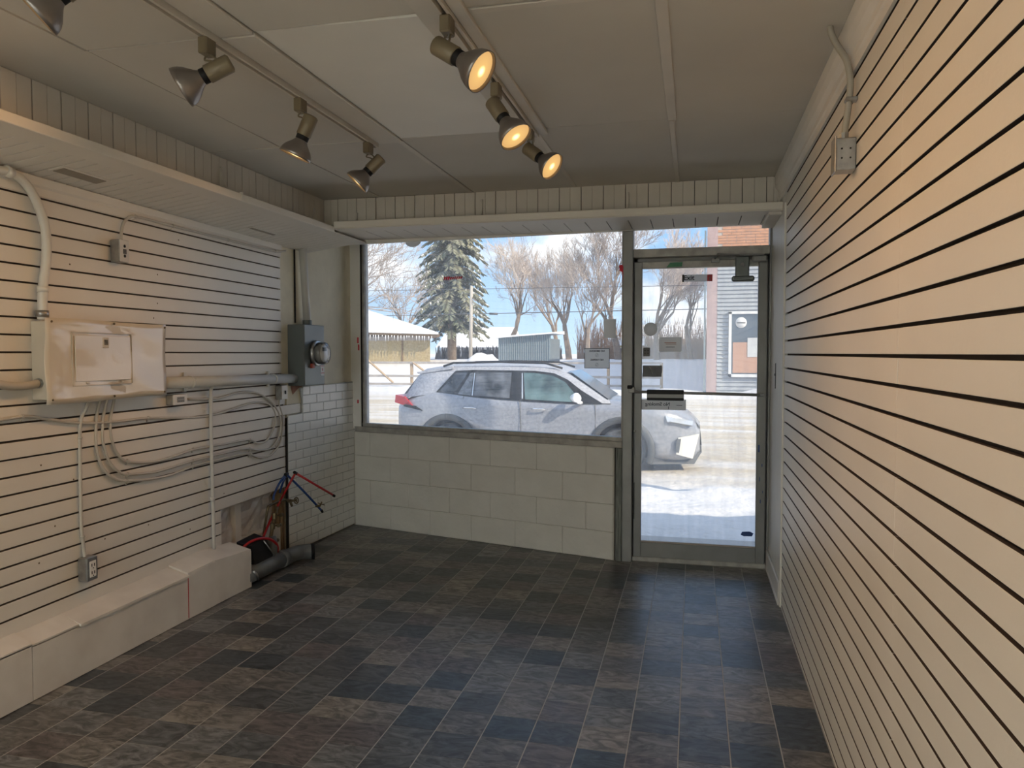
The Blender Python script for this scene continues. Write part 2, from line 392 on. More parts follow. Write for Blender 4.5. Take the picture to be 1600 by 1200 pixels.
mk = MB().bbox((XR-.004, 5.02, 1.25), (XR+.001, 5.03, 1.41), .001); mk.bbox((XR-.006, 5.02, 1.33), (XR+.001, 5.06, 1.345), .001)
mk.build('gouge', M['inkgrey'], wr)
bb = MB().bbox((XR-.014, 4.60, 0), (XR, 5.37, .135), .004); bb.bbox((XR-.018, 4.60, .0), (XR, 5.37, .03), .004); struct(bb.build('baseboard_right', M['white']))
prof = [(XR, 2.385), (XR-.010, 2.385), (XR-.010, 2.412), (XR-.016, 2.420), (XR-.016, 2.442), (XR-.030, 2.462), (XR-.038, 2.49), (XR-.038, CZ), (XR, CZ)]
struct(MB().prism([(x, -2.8, z) for x, z in prof], (0, 4.84+2.8, 0)).build('trim_3', M['white']))

# left wall --------------------------------------------------------
SL = .0753
wl = MB()
f = lambda x, y, z: W(y, x, z)
wl.box((-.17, -5.2, 0), (-.019, 4.10, CZ+.1), f); wl.box((-.17, 4.10, .55), (-.019, 4.97, CZ+.1), f); wl.box((-.17, 4.10, 0), (-.11, 4.97, .55), f); wl.box((-.17, 4.97, 0), (-.006, 6.25, CZ+.1), f)
wl.box((-.019, 4.90, 1.22), (-.006, 4.97, CZ), f)
wl = wl.build('wall_left', M['plaster']); struct(wl)
bk = MB().box((-.019, -2.95, 0), (-.0165, 4.10, 2.30), f); bk.box((-.019, 4.10, .555), (-.0165, 4.895, 2.30), f); bk.box((-.019, 4.895, .555), (-.0165, 4.94, 1.22), f)
bk.build('backing_board', M['mdfl'], wl)
for k in range(-17, 10):
    z0 = 1.4795+k*SL; z1 = z0+SL
    if k == 9: z1 = 2.262
    end = 4.895 if z0 > 1.2 else 4.935
    if z1 < .56: end = 4.118
    if k == -6: end = 5.15
    if k == -13: end = 4.935
    o = MB().bbox((-.0155, -2.9, z0+.0040), (0, end, z1-.0040), .0010, f).build('slat', M['slat'], wl, edge=M['mdfl'])
MB().box((-.019, 5.145, 1.032), (-.0005, 5.152, 1.10), f).build('slat_end', M['dark'], wl)
# vapour barrier and framing seen in the cut-out
cut = MB(); n = 14
vs = []; fs = []
for i in range(n+1):
    for j in range(n+1):
        u = 4.11+(.83)*i/n; z = .02+.54*j/n
        vs.append(W(u, -.085+random.uniform(-.012, .012), z))
for i in range(n):
    for j in range(n): a = i*(n+1)+j; fs.append((a, a+1, a+n+2, a+n+1))
cut.add(vs, fs).build('plastic_sheet', M['plasticsheet'], wl)
MB().bbox((-.10, 4.36, 0), (-.055, 4.43, .55), .002, f).build('stud', M['bench'], wl)
MB().bbox((-.11, 4.885, 0), (-.01, 4.925, 1.02), .003, f).build('stud', M['stud'], wl)
MB().bbox((-.075, 4.12, .49), (-.03, 4.90, .545), .002, f).build('header_strip', M['bench'], wl)
MB().bbox((-.09, 4.10, .0), (-.02, 4.9, .24), .003, f).build('sill_strip', M['bench'], wl)
nh = MB()
for (px, py) in ((109, 413), (246, 429), (246, 474), (240, 497), (279, 375), (402, 411), (81, 690), (105, 687), (64, 727), (86, 822), (115, 749), (297, 827), (394, 655), (431, 697), (350, 771), (61, 880), (164, 842), (232, 820)):
    P = lw(px, py, .0); nh.lathe([(0, .0008), (.0035, .0006), (.0045, 0)], P, (1, 0, 0), 8)
nh.build('nail_marks', M['brass'], wl)
# broken plaster under the meter box
MB().prism([(-.008, a, b) for a, b in ((5.02, 1.245), (5.27, 1.25), (5.18, 1.225), (5.12, 1.21), (5.05, 1.17))], (.004, 0, 0), f).build('brick_patch', mat('bare_brick', (.42, .22, .16), .9, var=.3, vscale=30), wl)
# moulding where left wall meets the bulkhead
struct(MB().prism([(0, -2.8, 2.165), (.006, -2.8, 2.165), (.006, -2.8, 2.20), (.014, -2.8, 2.21), (.014, -2.8, 2.245), (0, -2.8, 2.245)], (0, 4.895+2.8, 0), f).build('trim_4', M['slat']))

# front (block) wall ----------------------------------------------
g = lambda x, y, z: B(x, y, z)
wf = MB().box((-.15, -.20, 0), (2.36, -.006, .806), g).build('wall_front', M['mortar']); struct(wf)
zz = [0, .2, .398, .604, .806]
j1 = [0, .165, .567, .967, 1.345, 1.744, 2.144, 2.355]; j2 = [0, .381, .778, 1.17, 1.561, 1.958, 2.355]
for r in range(4):
    J = j2 if r in (0, 2) else j1
    for a, b in zip(J[:-1], J[1:]):
        d = random.uniform(-.0015, .0015)
        MB().bbox((a+.0015, -.03, zz[r]+.0015), (b-.0015, d, zz[r+1]-.0015), .004, g).build('block', M['block'], wf)
# wall above the window and door, seen from the street
hd = MB(); hd.box((-.35, -.22, 2.52), (2.45, .0, 3.25), g); hd.box((-.5, 5.33, 2.50), (.75, 5.55, 3.25)); hd.box((.68, 5.3, -.3), (11, 5.5, 3.25)); hd.box((-1.5, -.22, 0), (-.06, 0, 3.25), g)
o = hd.build('facade', M['outside'], wf)
struct(MB().box((-3.3, -5.4, CZ+.2), (1.6, 5.4, 3.0)).build('roof', M['outside']))
struct(MB().box((-3.3, -5.4, -.1), (.8, -5.2, CZ+.2)).build('wall_back', M['white']))

# window -----------------------------------------------------------
w1 = empty('window_1', B(1.2, 0, .81)); struct(w1)
b = MB().bbox((.01, -.075, .808), (2.42, .012, .852), .003, g); b.bbox((.06, -.075, .852), (2.42, -.012, .880), .002, g); b.build('sill', M['aluw'], w1)
MB().bbox((.082, -.075, .852), (.104, -.012, 2.52), .003, g).build('jamb', M['aluw'], w1)
MB().bbox((-.12, -.075, .83), (.078, .006, 2.52), .003, g).build('jamb', M['white'], w1)
MB().bbox((2.405, -.06, .852), (2.425, -.015, 2.52), .002, g).build('jamb', M['aluw'], w1)
MB().box((.10, -.047, .87), (2.41, -.041, 2.50), g).build('pane', M['glass'], w1)
MB().bbox((.0, -.07, 2.48), (2.42, -.01, 2.53), .003, g).build('head', M['aluw'], w1)
MB().box((.0785, -.06, .85), (.0815, .0, 2.42), g).build('gap_seal', M['dark'], w1)
# post left of the door
MB().bbox((2.372, -.06, 0), (2.418, .006, .806), .004, g).build('post', M['oldwood'], wf)
MB().box((2.352, -.06, 0), (2.372, -.012, .806), g).build('post_gap', M['dark'], wf)

# door and its frame ----------------------------------------------
df = empty('window_2', (0, 5.4, 2.2)); struct(df)   # fixed transom frame round the door
MB().bbox((-.484, 5.33, 0), (-.416, 5.47, 2.52), .004).build('mullion', M['alu'], df)
MB().bbox((.490, 5.36, 0), (.5035, 5.47, 2.52), .003).build('jamb', M['alu'], df)
MB().bbox((-.416, 5.35, 2.138), (.49, 5.46, 2.197), .004).build('transom_bar', M['aluw'], df)
MB().box((-.416, 5.398, 2.19), (.49, 5.404, 2.50)).build('pane', M['glass'], df)
MB().bbox((-.416, 5.37, 2.47), (.49, 5.44, 2.52), .003).build('head', M['aluw'], df)
MB().bbox((-.42, 5.422, 0), (-.385, 5.47, 2.14), .002).build('door_stop', M['alud'], df)
MB().bbox((.462, 5.422, 0), (.492, 5.47, 2.14), .002).build('door_stop', M['alud'], df)
MB().bbox((-.416, 5.422, 2.085), (.49, 5.46, 2.14), .002).build('door_stop', M['alud'], df)
MB().bbox((-.416, 5.37, 0), (.49, 5.47, .032), .003).build('threshold', M['aluw'], df)
d1 = empty('door_1', (.045, 5.4, .03)); struct(d1)
MB().bbox((-.408, 5.375, .03), (-.355, 5.42, 2.11), .004).build('stile', M['alud'], d1)
MB().bbox((.421, 5.375, .03), (.482, 5.42, 2.11), .004).build('stile', M['alud'], d1)
MB().bbox((-.355, 5.377, 2.063), (.421, 5.418, 2.11), .003).build('rail', M['aluw'], d1)
MB().bbox((-.355, 5.377, .03), (.421, 5.418, .136), .003).build('rail', M['alud'], d1)
MB().bbox((-.355, 5.380, .136), (.421, 5.39, .147), .002).build('glazing_bead', M['signp'], d1)
MB().box((-.356, 5.398, .135), (.422, 5.403, 2.065)).build('pane', M['glassd'], d1)
bar = MB().tube([(-.425, 5.335, 1.205), (.455, 5.335, 1.192)], .0105, 10); bar.bbox((-.44, 5.325, 1.195), (-.40, 5.38, 1.235), .004); bar.bbox((.435, 5.325, 1.18), (.462, 5.38, 1.205), .004)
bar.build('push_bar', M['alu'], d1)
pd = MB().bbox((-.315, 5.322, 1.146), (-.064, 5.348, 1.221), .004).build('push_plate', M['black'], d1)
MB().bbox((-.314, 5.3205, 1.165), (-.065, 5.3235, 1.190), .0005).build('grip_strip', M['alu'], pd)
MB().lathe([(0, 0), (.011, 0), (.011, -.01), (0, -.01)], (-.40, 5.375, .925), (0, 1, 0), 14).build('lock_cylinder', M['galv'], d1)
MB().bbox((-.45, 5.31, 1.225), (-.418, 5.35, 1.25), .004).build('latch', M['black'], d1)
MB().bbox((-.405, 5.371, .30), (-.40, 5.3755, .56), .0005).build('pivot_gap', M['black'], d1)
MB().prism([(-.19, 5.374, 2.068), (-.085, 5.374, 2.072), (-.08, 5.374, 2.103), (-.165, 5.374, 2.10)], (0, .0012, 0)).build('green_label', M['green'], d1)
pn = MB()
for (a, b2, c, d_) in ((.43, .80, .012, .05), (.455, .70, .006, .02), (.44, .60, .005, .03), (.462, .52, .004, .015), (.447, .45, .006, .025)): pn.bbox((a, 5.3745, b2), (a+c, 5.376, b2+d_), .0004)
pn.build('paint_chips', M['bluepipe'], d1)
# blue tape stuck low on the glass
tag(MB().prism([(.325, 5.397, .222), (.335, 5.397, .243), (.385, 5.397, .247), (.41, 5.397, .235), (.40, 5.397, .214), (.345, 5.397, .212)], (0, .0008, 0)).build('tape_scrap', M['bluepipe']), 'dark blue scrap of tape low on the glass door', 'tape')
# closer
cl = MB().bbox((.268, 5.335, 1.99), (.358, 5.375, 2.125), .006); cl.bbox((.245, 5.33, 1.957), (.392, 5.375, 1.995), .01); cl.build('door_closer', M['meterbox'], d1)
sc_ = MB().lathe([(0, -.006), (.012, -.006), (.014, 0)], (.315, 5.335, 2.07), (0, 1, 0), 14).build('adjuster_cap', M['alu'], d1)
ar = MB().bbox((.375, 5.31, 2.085), (.47, 5.35, 2.125), .008); ar.bbox((.29, 5.29, 2.125), (.45, 5.32, 2.135), .002); ar.tube([(.30, 5.30, 2.13), (.15, 5.28, 2.14), (.135, 5.34, 2.115)], .006, 6); ar.bbox((.11, 5.345, 2.09), (.165, 5.378, 2.12), .003)
ar.build('closer_arm', M['alu'], d1)

# bulkhead on the left (trim_1) and along the front (trim_2) --------
t1 = MB().box((-2.53, -2.9, 2.318), (-2.516, 4.86, CZ)).build('trim_1', M['dark']); struct(t1)
y = 4.85
pitch = .1405
while y > .9:
    q = MB().bbox((-2.516, y-pitch+.003, 2.30), (-2.508, y-pitch/2-.0008, CZ-.001), .001); q.bbox((-2.516, y-pitch/2+.0008, 2.30), (-2.508, y-.003, CZ-.001), .001)
    q.build('fascia_board', M['fascia'], t1); y -= pitch
MB().box((-2.516, -2.9, 2.30), (-2.508, y, CZ)).build('fascia_board', M['fascia'], t1)
MB().bbox((-2.51, -2.9, 2.300), (-2.387, 4.75, 2.313), .002).build('shelf', M['soffit'], t1)
MB().bbox((-2.392, -2.9, 2.296), (-2.380, 4.75, 2.337), .003).build('shelf_lip', M['soffit'], t1)
MB().prism([(-2.39, 2.298), (-2.505, 2.296), (-2.505, 2.302), (-2.39, 2.304)] and [(-2.39, -2.9, 2.298), (-2.507, -2.9, 2.292), (-2.507, -2.9, 2.300), (-2.39, -2.9, 2.304)], (0, 8.2, 0)).build('soffit_strip', M['soffit'], t1)
sp = .0695; y = 5.29
dk = MB().hexa([(-2.95, -2.9, 2.262), (-2.50, -2.9, 2.305), (-2.50, 5.30, 2.305), (-2.95, 5.30, 2.262), (-2.95, -2.9, 2.272), (-2.50, -2.9, 2.315), (-2.50, 5.30, 2.315), (-2.95, 5.30, 2.272)])
dk.build('soffit_backing', M['dark'], t1)
def zs(x): return 2.243+(x+2.86)/(-2.507+2.86)*(2.292-2.243)
while y > 1.9:
    x0, x1 = -2.93, -2.507
    p = [(x0, y-sp+.004, zs(x0)), (x1, y-sp+.004, zs(x1)), (x1, y-.004, zs(x1)), (x0, y-.004, zs(x0))]
    MB().hexa(p+[(a, b, c+.010) for a, b, c in p]).build('soffit_board', M['soffit'], t1); y -= sp
p = [(-2.93, -2.9, zs(-2.93)), (-2.507, -2.9, zs(-2.507)), (-2.507, y, zs(-2.507)), (-2.93, y, zs(-2.93))]
MB().hexa(p+[(a, b, c+.010) for a, b, c in p]).build('soffit_board', M['soffit'], t1)
def grille(name, x0, x1, y0, y1, skew):
    gq = MB()
    def zf(x, y, z): return (x+skew*(y-y0), y, zs(x)+z)
    o = MB(); o.bbox((x0, y0, -.006), (x1, y1, -.0005), .002, zf); fr = o.build(name, M['soffit'], t1)
    MB().box((x0+.012, y0+.015, -.0085), (x1-.012, y1-.015, -.006), zf).build('louvre', M['vent'], fr)
    return fr
grille('vent_grille', -2.70, -2.62, 2.72, 3.0, -.03); grille('vent_grille', -2.725, -2.68, 4.24, 4.55, -.02)

t2 = MB().box((-2.52, 4.862, 2.335), (XR, 4.875, CZ)).build('trim_2', M['dark']); struct(t2)
x = -2.406
bx = [-2.512, -2.406]+[-2.406+.1413*k for k in range(1, 21)]+[XR-.002]
for a, b in zip(bx[:-1], bx[1:]):
    if b-a < .02: continue
    mid = (a+b)/2; q = MB()
    q.bbox((a+.002, 4.852, 2.335), (mid-.0006, 4.862, CZ-.001), .001); q.bbox((mid+.0006, 4.852, 2.335), (b-.002, 4.862, CZ-.001), .001)
    q.build('fascia_board', M['fascia'], t2)
MB().bbox((-2.385, 4.75, 2.325), (XR, 4.86, 2.338), .002).build('shelf', M['soffit'], t2)
MB().bbox((-2.385, 4.742, 2.322), (XR, 4.752, 2.368), .003).build('shelf_lip', M['soffit'], t2)
MB().bbox((-2.40, 4.75, 2.318), (XR, 4.89, 2.326), .001).build('soffit_strip', M['soffit'], t2)
MB().box((-2.50, 4.89, 2.330), (XR, 5.31, 2.34)).build('soffit_backing', M['mdf'], t2)
x = -2.50; k = 0
while x < XR-.01:
    MB().box((x+.003, 4.89, 2.321), (min(x+sp*2, XR)-.003, 5.285, 2.330)).build('soffit_board', M['soffit'], t2); x += sp*2
# sloping trim strip that hides the window head
MB().hexa([(-2.93, 5.285, 2.288), (XR, 5.285, 2.329), (XR, 5.315, 2.329), (-2.93, 5.315, 2.288), (-2.93, 5.285, 2.322), (XR, 5.285, 2.346), (XR, 5.315, 2.346), (-2.93, 5.315, 2.322)]).box((-2.93, 5.295, 2.33), (XR, 5.31, 2.56)).build('edge_trim', M['white'], t2)
MB().box((-2.95, 5.31, 2.53), (XR, 6.1, 2.56)).build('head_infill', M['white'], t2)
MB().bbox((.430, 4.80, 2.30), (XR, 5.30, 2.327), .003).build('corner_block', M['soffit'], t2)

# shelf brackets
def bracket(o, ax, up_h=.10, dep=.085, t=.012, parent=None, mirror=1, m=None):
    o = Vector(o); ax = Vector(ax); side = Vector((0, 0, 1)).cross(ax)
    pts = [(0, 0)]+[(0, up_h), (.012, up_h), (.016, up_h-.012)]
    for i in range(7):
        a = math.pi/2*i/6; pts.append((dep-(dep-.018)*math.cos(a), (up_h-.03)*(1-math.sin(a))+.012))
    pts += [(dep+.006, .012), (dep+.006, 0)]
    pts = [p for p in pts]
    poly = [o+ax*p[0]+Vector((0, 0, p[1]))-side*t/2 for p in pts]
    return MB().prism(poly, side*t).build('shelf_bracket', m or M['fascia'], parent)
for px in (750, 980):
    P = onY(px, 340, 4.80); bracket((P.x, 4.852, 2.338), (0, -1, 0), parent=t2, up_h=.15)
bracket((XR-.016, 4.852, 2.338), (0, -1, 0), parent=t2, up_h=.15)
bracket((-2.26, 4.852, 2.338), (0, -1, 0), parent=t2)
bracket((-2.508, 3.66, 2.313), (1, 0, 0), parent=t1, up_h=.17, dep=.11); bracket((-2.508, 4.70, 2.313), (1, 0, 0), parent=t1, up_h=.14, dep=.11)
MB().bbox((-2.394, 3.66, 2.30), (-2.374, 3.672, 2.345), .001).build('lip_joint', M['soffit'], t1)

# ================================================================== BRICK-PATTERN SHEET
bp_ = thing('faux_brick_sheet', W(5.4, 0, 0), 'white brick-pattern wall sheet standing in the left corner beside the block wall', 'wall panel')
def top_z(u): return 1.0 if u < 5.15 else (1.03 if u < 5.15 else 1.215)
pl = [(.010, 4.951, .012), (.010, 6.0, .012), (.010, 6.0, 1.235), (.010, 5.13, 1.215), (.010, 5.155, 1.12), (.010, 5.155, 1.03), (.010, 4.951, 1.005)]
MB().prism([(.0, a, b) for _, a, b in pl], (.012, 0, 0), f).build('sheet', M['brickm'], bp_)
bh, bl = .0677, .203
for r in range(19):
    z0 = .012+r*bh; u = 4.951-(bl/2 if r % 2 else 0)
    while u < 5.99:
        a, b = max(u+.004, 4.953), min(u+bl-.004, 5.99); zt = z0+bh-.007
        lim_l = 1.003+(a-4.951)*.12 if a < 5.15 else 9
        if a < 5.15 and zt > 1.035: a = max(a, 5.16)
        if b-a > .02 and zt < 1.232: MB().bbox((.010, a, z0), (.0155, b, zt), .002, f).build('brick', M['brickw'], bp_)
        u += bl
dkp = MB().box((-.006, 4.940, .0), (.012, 4.950, 1.005), f).build('dark_edge', M['dark'], bp_)

# ================================================================== BENCH / PLINTH BOX
bn = thing('plinth_box', W(3.0, .1, 0), 'long low white painted box running along the foot of the left slatted wall', 'plinth')
FX = -2.71
def bsec(y0, y1, z0, z1, name, lip=False, kink=0.0):
    # front board
    MB().hexa([(FX-.014, y0+.002, .003), (FX, y0+.002, .003), (FX+kink, y1-.002, .003), (FX-.014+kink, y1-.002, .003), (FX-.014, y0+.002, z0-.004), (FX, y0+.002, z0-.004), (FX+kink, y1-.002, z1-.004), (FX-.014+kink, y1-.002, z1-.004)]).build('front_board', M['bench'], bn)
def btop(y0, y1, zf0, zf1, ov):
    a, b = lwx(y0)+.001, lwx(y1)+.001
    p = [(a, y0, zf0+.035), (FX+ov, y0, zf0-.004), (FX+ov, y1, zf1-.004), (b, y1, zf1+.035)]
    MB().hexa(p+[(q[0], q[1], q[2]+.012) for q in p]).build('top_board', M['bench'], bn)
bsec(-1.5, 2.587, .255, .247, 'a'); bsec(2.587, 3.604, .240, .240, 'b'); bsec(3.604, 3.846, .258, .264, 'c', kink=.003); bsec(3.846, 4.205, .264, .236, 'd', kink=.008)
btop(-1.5, 2.587, .250, .242, 0); btop(2.589, 2.84, .236, .236, 0); btop(2.84, 3.60, .236, .240, .010); btop(3.602, 3.846, .252, .260, 0); btop(3.847, 4.205, .258, .232, 0.004)
MB().hexa([(lwx(4.19)+.02, 4.19, .003), (FX+.006, 4.19, .003), (FX+.006, 4.203, .003), (lwx(4.2)+.02, 4.203, .003), (lwx(4.19)+.02, 4.19, .25), (FX+.006, 4.19, .228), (FX+.006, 4.203, .228), (lwx(4.2)+.02, 4.203, .25)]).build('end_board', M['bench'], bn)
MB().box((FX-.005, 3.600, .01), (FX+.0015, 3.605, .235)).build('red_edge', M['inkred'], bn)

# ================================================================== ELECTRICAL
def clip(px, py, off, parent, r=.012, horiz=True):
    p = lw(px, py, off); b = MB()
    b.tube([p+Vector((0, (-1 if horiz else 0)*.004, (0 if horiz else -1)*.004)), p+Vector((0, (1 if horiz else 0)*.004, (0 if horiz else 1)*.004))], r, 8)
    b.bbox((p.x-off-.0, p.y-.004, p.z-r-.012), (p.x-off+.006, p.y+.004, p.z-r+.002), .001)
    return b.build('clip', M['cable'], parent)
def cable(name, pts, r, off, m, label, cat, group=None, clips=(), n=8, ribs=False, seg=6):
    P = [lw(q[0], q[1], q[2] if len(q) > 2 else off) for q in pts]; Q = bez(P, seg)
    rr = r
    if ribs: Q = bez(P, 14); rr = [r*(1.0 if i % 2 else .86) for i in range(len(Q))]
    root = thing(name, Q[len(Q)//2], label, cat, group)
    MB().tube(Q, rr, n).build('sheath', m, root)
    for c in clips: clip(c[0], c[1], off, root, r*1.35, c[2] if len(c) > 2 else True)
    return root
# breaker panel
pu0, pu1, pz0, pz1 = 2.700, 3.500, 1.252, 1.628
pb = thing('breaker_panel', W(3.1, .05, 1.25), 'large cream metal electrical breaker panel on the left slatted wall', 'electrical panel')
MB().bbox((.0, pu0+.012, pz0+.02), (.080, pu1-.03, pz1-.012), .003, f).build('box', M['panels'], pb)
cov = MB(); nu, nz = 26, 14; vs = []; fs = []
def wob(u, z):
    return .0045*math.sin(u*7+1)*math.sin(z*8+.5)+.0022*math.sin(u*15+z*11+math.sin(z*6))
for s_ in (0, 1):
    for i in range(nu+1):
        for j in range(nz+1):
            uu, vv = i/nu, j/nz; u = pu0+(pu1-pu0)*uu; z = pz0+(pz1-pz0)*vv
            z += .006*math.sin(uu*6.3)*(vv-.5); o_ = .083+wob(uu, vv)+(.002 if s_ else 0)+(.010*max(0, vv-.93)/.07*math.exp(-((uu-.25)/.25)**2))
            vs.append(W(u, o_, z))
def id_(s_, i, j): return s_*(nu+1)*(nz+1)+i*(nz+1)+j
for i in range(nu):
    for j in range(nz):
        fs.append((id_(1, i, j), id_(1, i+1, j), id_(1, i+1, j+1), id_(1, i, j+1))); fs.append((id_(0, i, j), id_(0, i, j+1), id_(0, i+1, j+1), id_(0, i+1, j)))
for i in range(nu): fs.append((id_(0, i, 0), id_(0, i+1, 0), id_(1, i+1, 0), id_(1, i, 0))); fs.append((id_(1, i, nz), id_(1, i+1, nz), id_(0, i+1, nz), id_(0, i, nz)))
for j in range(nz): fs.append((id_(1, 0, j), id_(1, 0, j+1), id_(0, 0, j+1), id_(0, 0, j))); fs.append((id_(0, nu, j), id_(0, nu, j+1), id_(1, nu, j+1), id_(1, nu, j)))
M['cover'] = mat('cream_enamel_cover', (.66, .60, .50), .12, var=.02, vscale=3, bump=.8, bscale=2.2, coat=.6)
cov.add(vs, fs, True).build('cover', M['cover'], pb)
du0, du1 = 2.865, 3.225; dz0, dz1 = 1.345, 1.558
dr = MB().bbox((.086, du0, dz0), (.0905, du1, dz1), .002, f).build('door', M['cover'], pb)
fr = MB()
for a in (((du0-.016, dz0-.02), (du0-.013, dz1+.014)), ((du1+.010, dz0-.02), (du1+.013, dz1+.014)), ((du0-.016, dz1+.011), (du1+.013, dz1+.014)), ((du0-.016, dz0-.02), (du1+.013, dz0-.017))):
    fr.box((.084, a[0][0], a[0][1]), (.0895, a[1][0], a[1][1]), f)
fr.build('door_frame', M['panels'], pb)
la = MB().bbox((.0895, 3.035, 1.50), (.0935, 3.075, 1.550), .002, f).build('latch', M['panels'], dr)
MB().bbox((.0935, 3.043, 1.515), (.0950, 3.067, 1.540), .001, f).build('thumb_slide', M['brass'], dr)
for u in (2.93, 3.16): MB().bbox((.088, u, dz0-.012), (.092, u+.018, dz0-.003), .001, f).build('hinge', M['panels'], dr)
for (px, py) in ((80, 502), (178, 506), (257, 512), (82, 625), (179, 619), (257, 612)):
    P = lw(px, py, .088); MB().lathe([(0, .005), (.0045, .0045), (.006, 0)], P, (1, 0, 0), 10).build('screw', M['brass'], pb)
# conduit that leaves the top of the panel
c1 = cable('rising_conduit', [(-40, 262), (0, 266), (14, 269), (32, 279), (48, 298), (60, 322), (69, 350), (72.5, 378), (72, 408), (68, 438), (66.5, 465), (66, 500)], .0195, .032, M['pvc'], 'thick curved pale conduit rising from the top of the cream breaker panel', 'conduit', clips=())
P = lw(12, 268, .032); MB().tube([P+Vector((0, -.012, .002)), P+Vector((0, .018, -.005))], .025, 14).build('coupling', M['pvc'], c1)
P = lw(66.5, 452, .032); MB().tube([P+Vector((0, 0, -.012)), P+Vector((0, 0, .012))], .0225, 14).build('strap', M['pvc'], c1)
P = lw(66, 488, .032); MB().tube([P+Vector((0, 0, -.02)), P+Vector((0, 0, .008))], .026, 14).build('connector', M['galv'], c1)
c2 = cable('corrugated_conduit', [(-60, 590), (-20, 597), (10, 602.5), (30, 603.5), (48, 601.5), (60, 599)], .0185, .04, M['cable'], 'ribbed white flexible conduit entering the left side of the breaker panel', 'conduit', ribs=True, n=10)
P = lw(61, 599, .04); MB().tube([P+Vector((0, -.01, 0)), P+Vector((0, .03, .001))], .022, 8, smooth=False).build('lock_nut', M['galv'], c2)
# heavy pipe between panel and meter
A, Bq = W(3.49, .045, 1.315), W(lw(475, 556, .128).y+.02, .045, 1.292)
hp = thing('feed_pipe', A, 'thick horizontal white pipe joining breaker panel and grey meter box', 'conduit')
MB().tube([A, Bq], .033, 18).build('pipe', M['pvcw'], hp)
for px in (297, 427): 
    P = lw(px, 597 if px < 350 else 592, .045); t_ = (P.y-3.49)/(5.02-3.49); c = A.lerp(Bq, t_)
    MB().tube([c+Vector((0, -.007, 0)), c+Vector((0, .007, 0))], .0365, 18).bbox((c.x-.045, c.y-.01, c.z+.03), (c.x-.03, c.y+.01, c.z+.055), .001).bbox((c.x-.045, c.y-.01, c.z-.055), (c.x-.03, c.y+.01, c.z-.03), .001).build('strap', M['pvc'], hp)
# meter box
mb_ = thing('meter_box', W(5.17, .06, 1.23), 'dark grey metal meter box with round glass meter near the left corner', 'meter')
mu0, mu1 = lw(475, 556, .128).y, lw(507.5, 556, .131).y; mum = (mu0+mu1)/2
MB().bbox((-.004, mu0, 1.237), (.128, mu1, 1.685), .004, f).build('box', M['meterbox'], mb_)
MB().bbox((.128, mu0+.006, 1.243), (.131, mu1-.006, 1.68), .003, f).build('cover', M['meterbox'], mb_)
mc = W(mum+.01, .131, 1.475); ax = Vector((1, .0344, 0))
MB().lathe([(0, 0), (.093, 0), (.096, .006), (.096, .02), (.086, .026), (0, .026)], mc, ax, 28).build('collar', M['galv'], mb_)
me_ = MB().lathe([(0, .026), (.074, .026), (.074, .062), (.068, .068), (0, .068)], mc, ax, 28).build('meter_body', M['signg'], mb_)
MB().lathe([(.082, .026), (.082, .075), (.076, .088), (.05, .096), (0, .098)], mc, ax, 28).build('glass_dome', M['clear'], mb_)
MB().bbox((.2005, mum-.02, 1.49), (.202, mum+.045, 1.52), .0005, f).build('display', M['signd'], me_)
MB().lathe([(0, .069), (.066, .069), (.066, .0685)], mc, ax, 24).build('dial_plate', M['signw'], me_)
MB().bbox((.133, mum-.075, 1.365), (.155, mum-.04, 1.40), .004, f).build('red_seal', mat('rust_seal', (.30, .05, .03), .5), mb_)
lb = MB().bbox((.131, mu1-.065, 1.305), (.1325, mu1-.012, 1.385), .0004, f).build('warning_label', M['signw'], mb_)
for z in (1.38, 1.327): MB().box((.1325, mu1-.063, z-.004), (.133, mu1-.014, z+.001), f).build('label_stripe', M['inkred'], lb)
MB().box((.1325, mu1-.044, 1.343), (.133, mu1-.034, 1.362), f).build('label_symbol', M['inkred'], lb)
# tall conduit above meter
tcd = thing('tall_conduit', W(5.16, .035, 1.7), 'pale vertical conduit rising from the grey meter box to the soffit', 'conduit')
cc0, cc1 = lw(480, 500, .04).y, lw(472, 385, .04).y
MB().tube([W(cc0, .04, 1.69), W((cc0+cc1)/2, .04, 2.02), W(cc1, .04, 2.32)], .0285, 18).build('pipe', M['pvcw'], tcd)
MB().tube([W(cc0, .04, 1.685), W(cc0-.002, .04, 1.725)], .034, 16, smooth=False).build('connector', M['meterbox'], tcd)
MB().box((-.004, cc1-.045, 1.70), (.004, cc1-.034, 2.31), f).build('shadow_gap_strip', M['dark'], tcd)
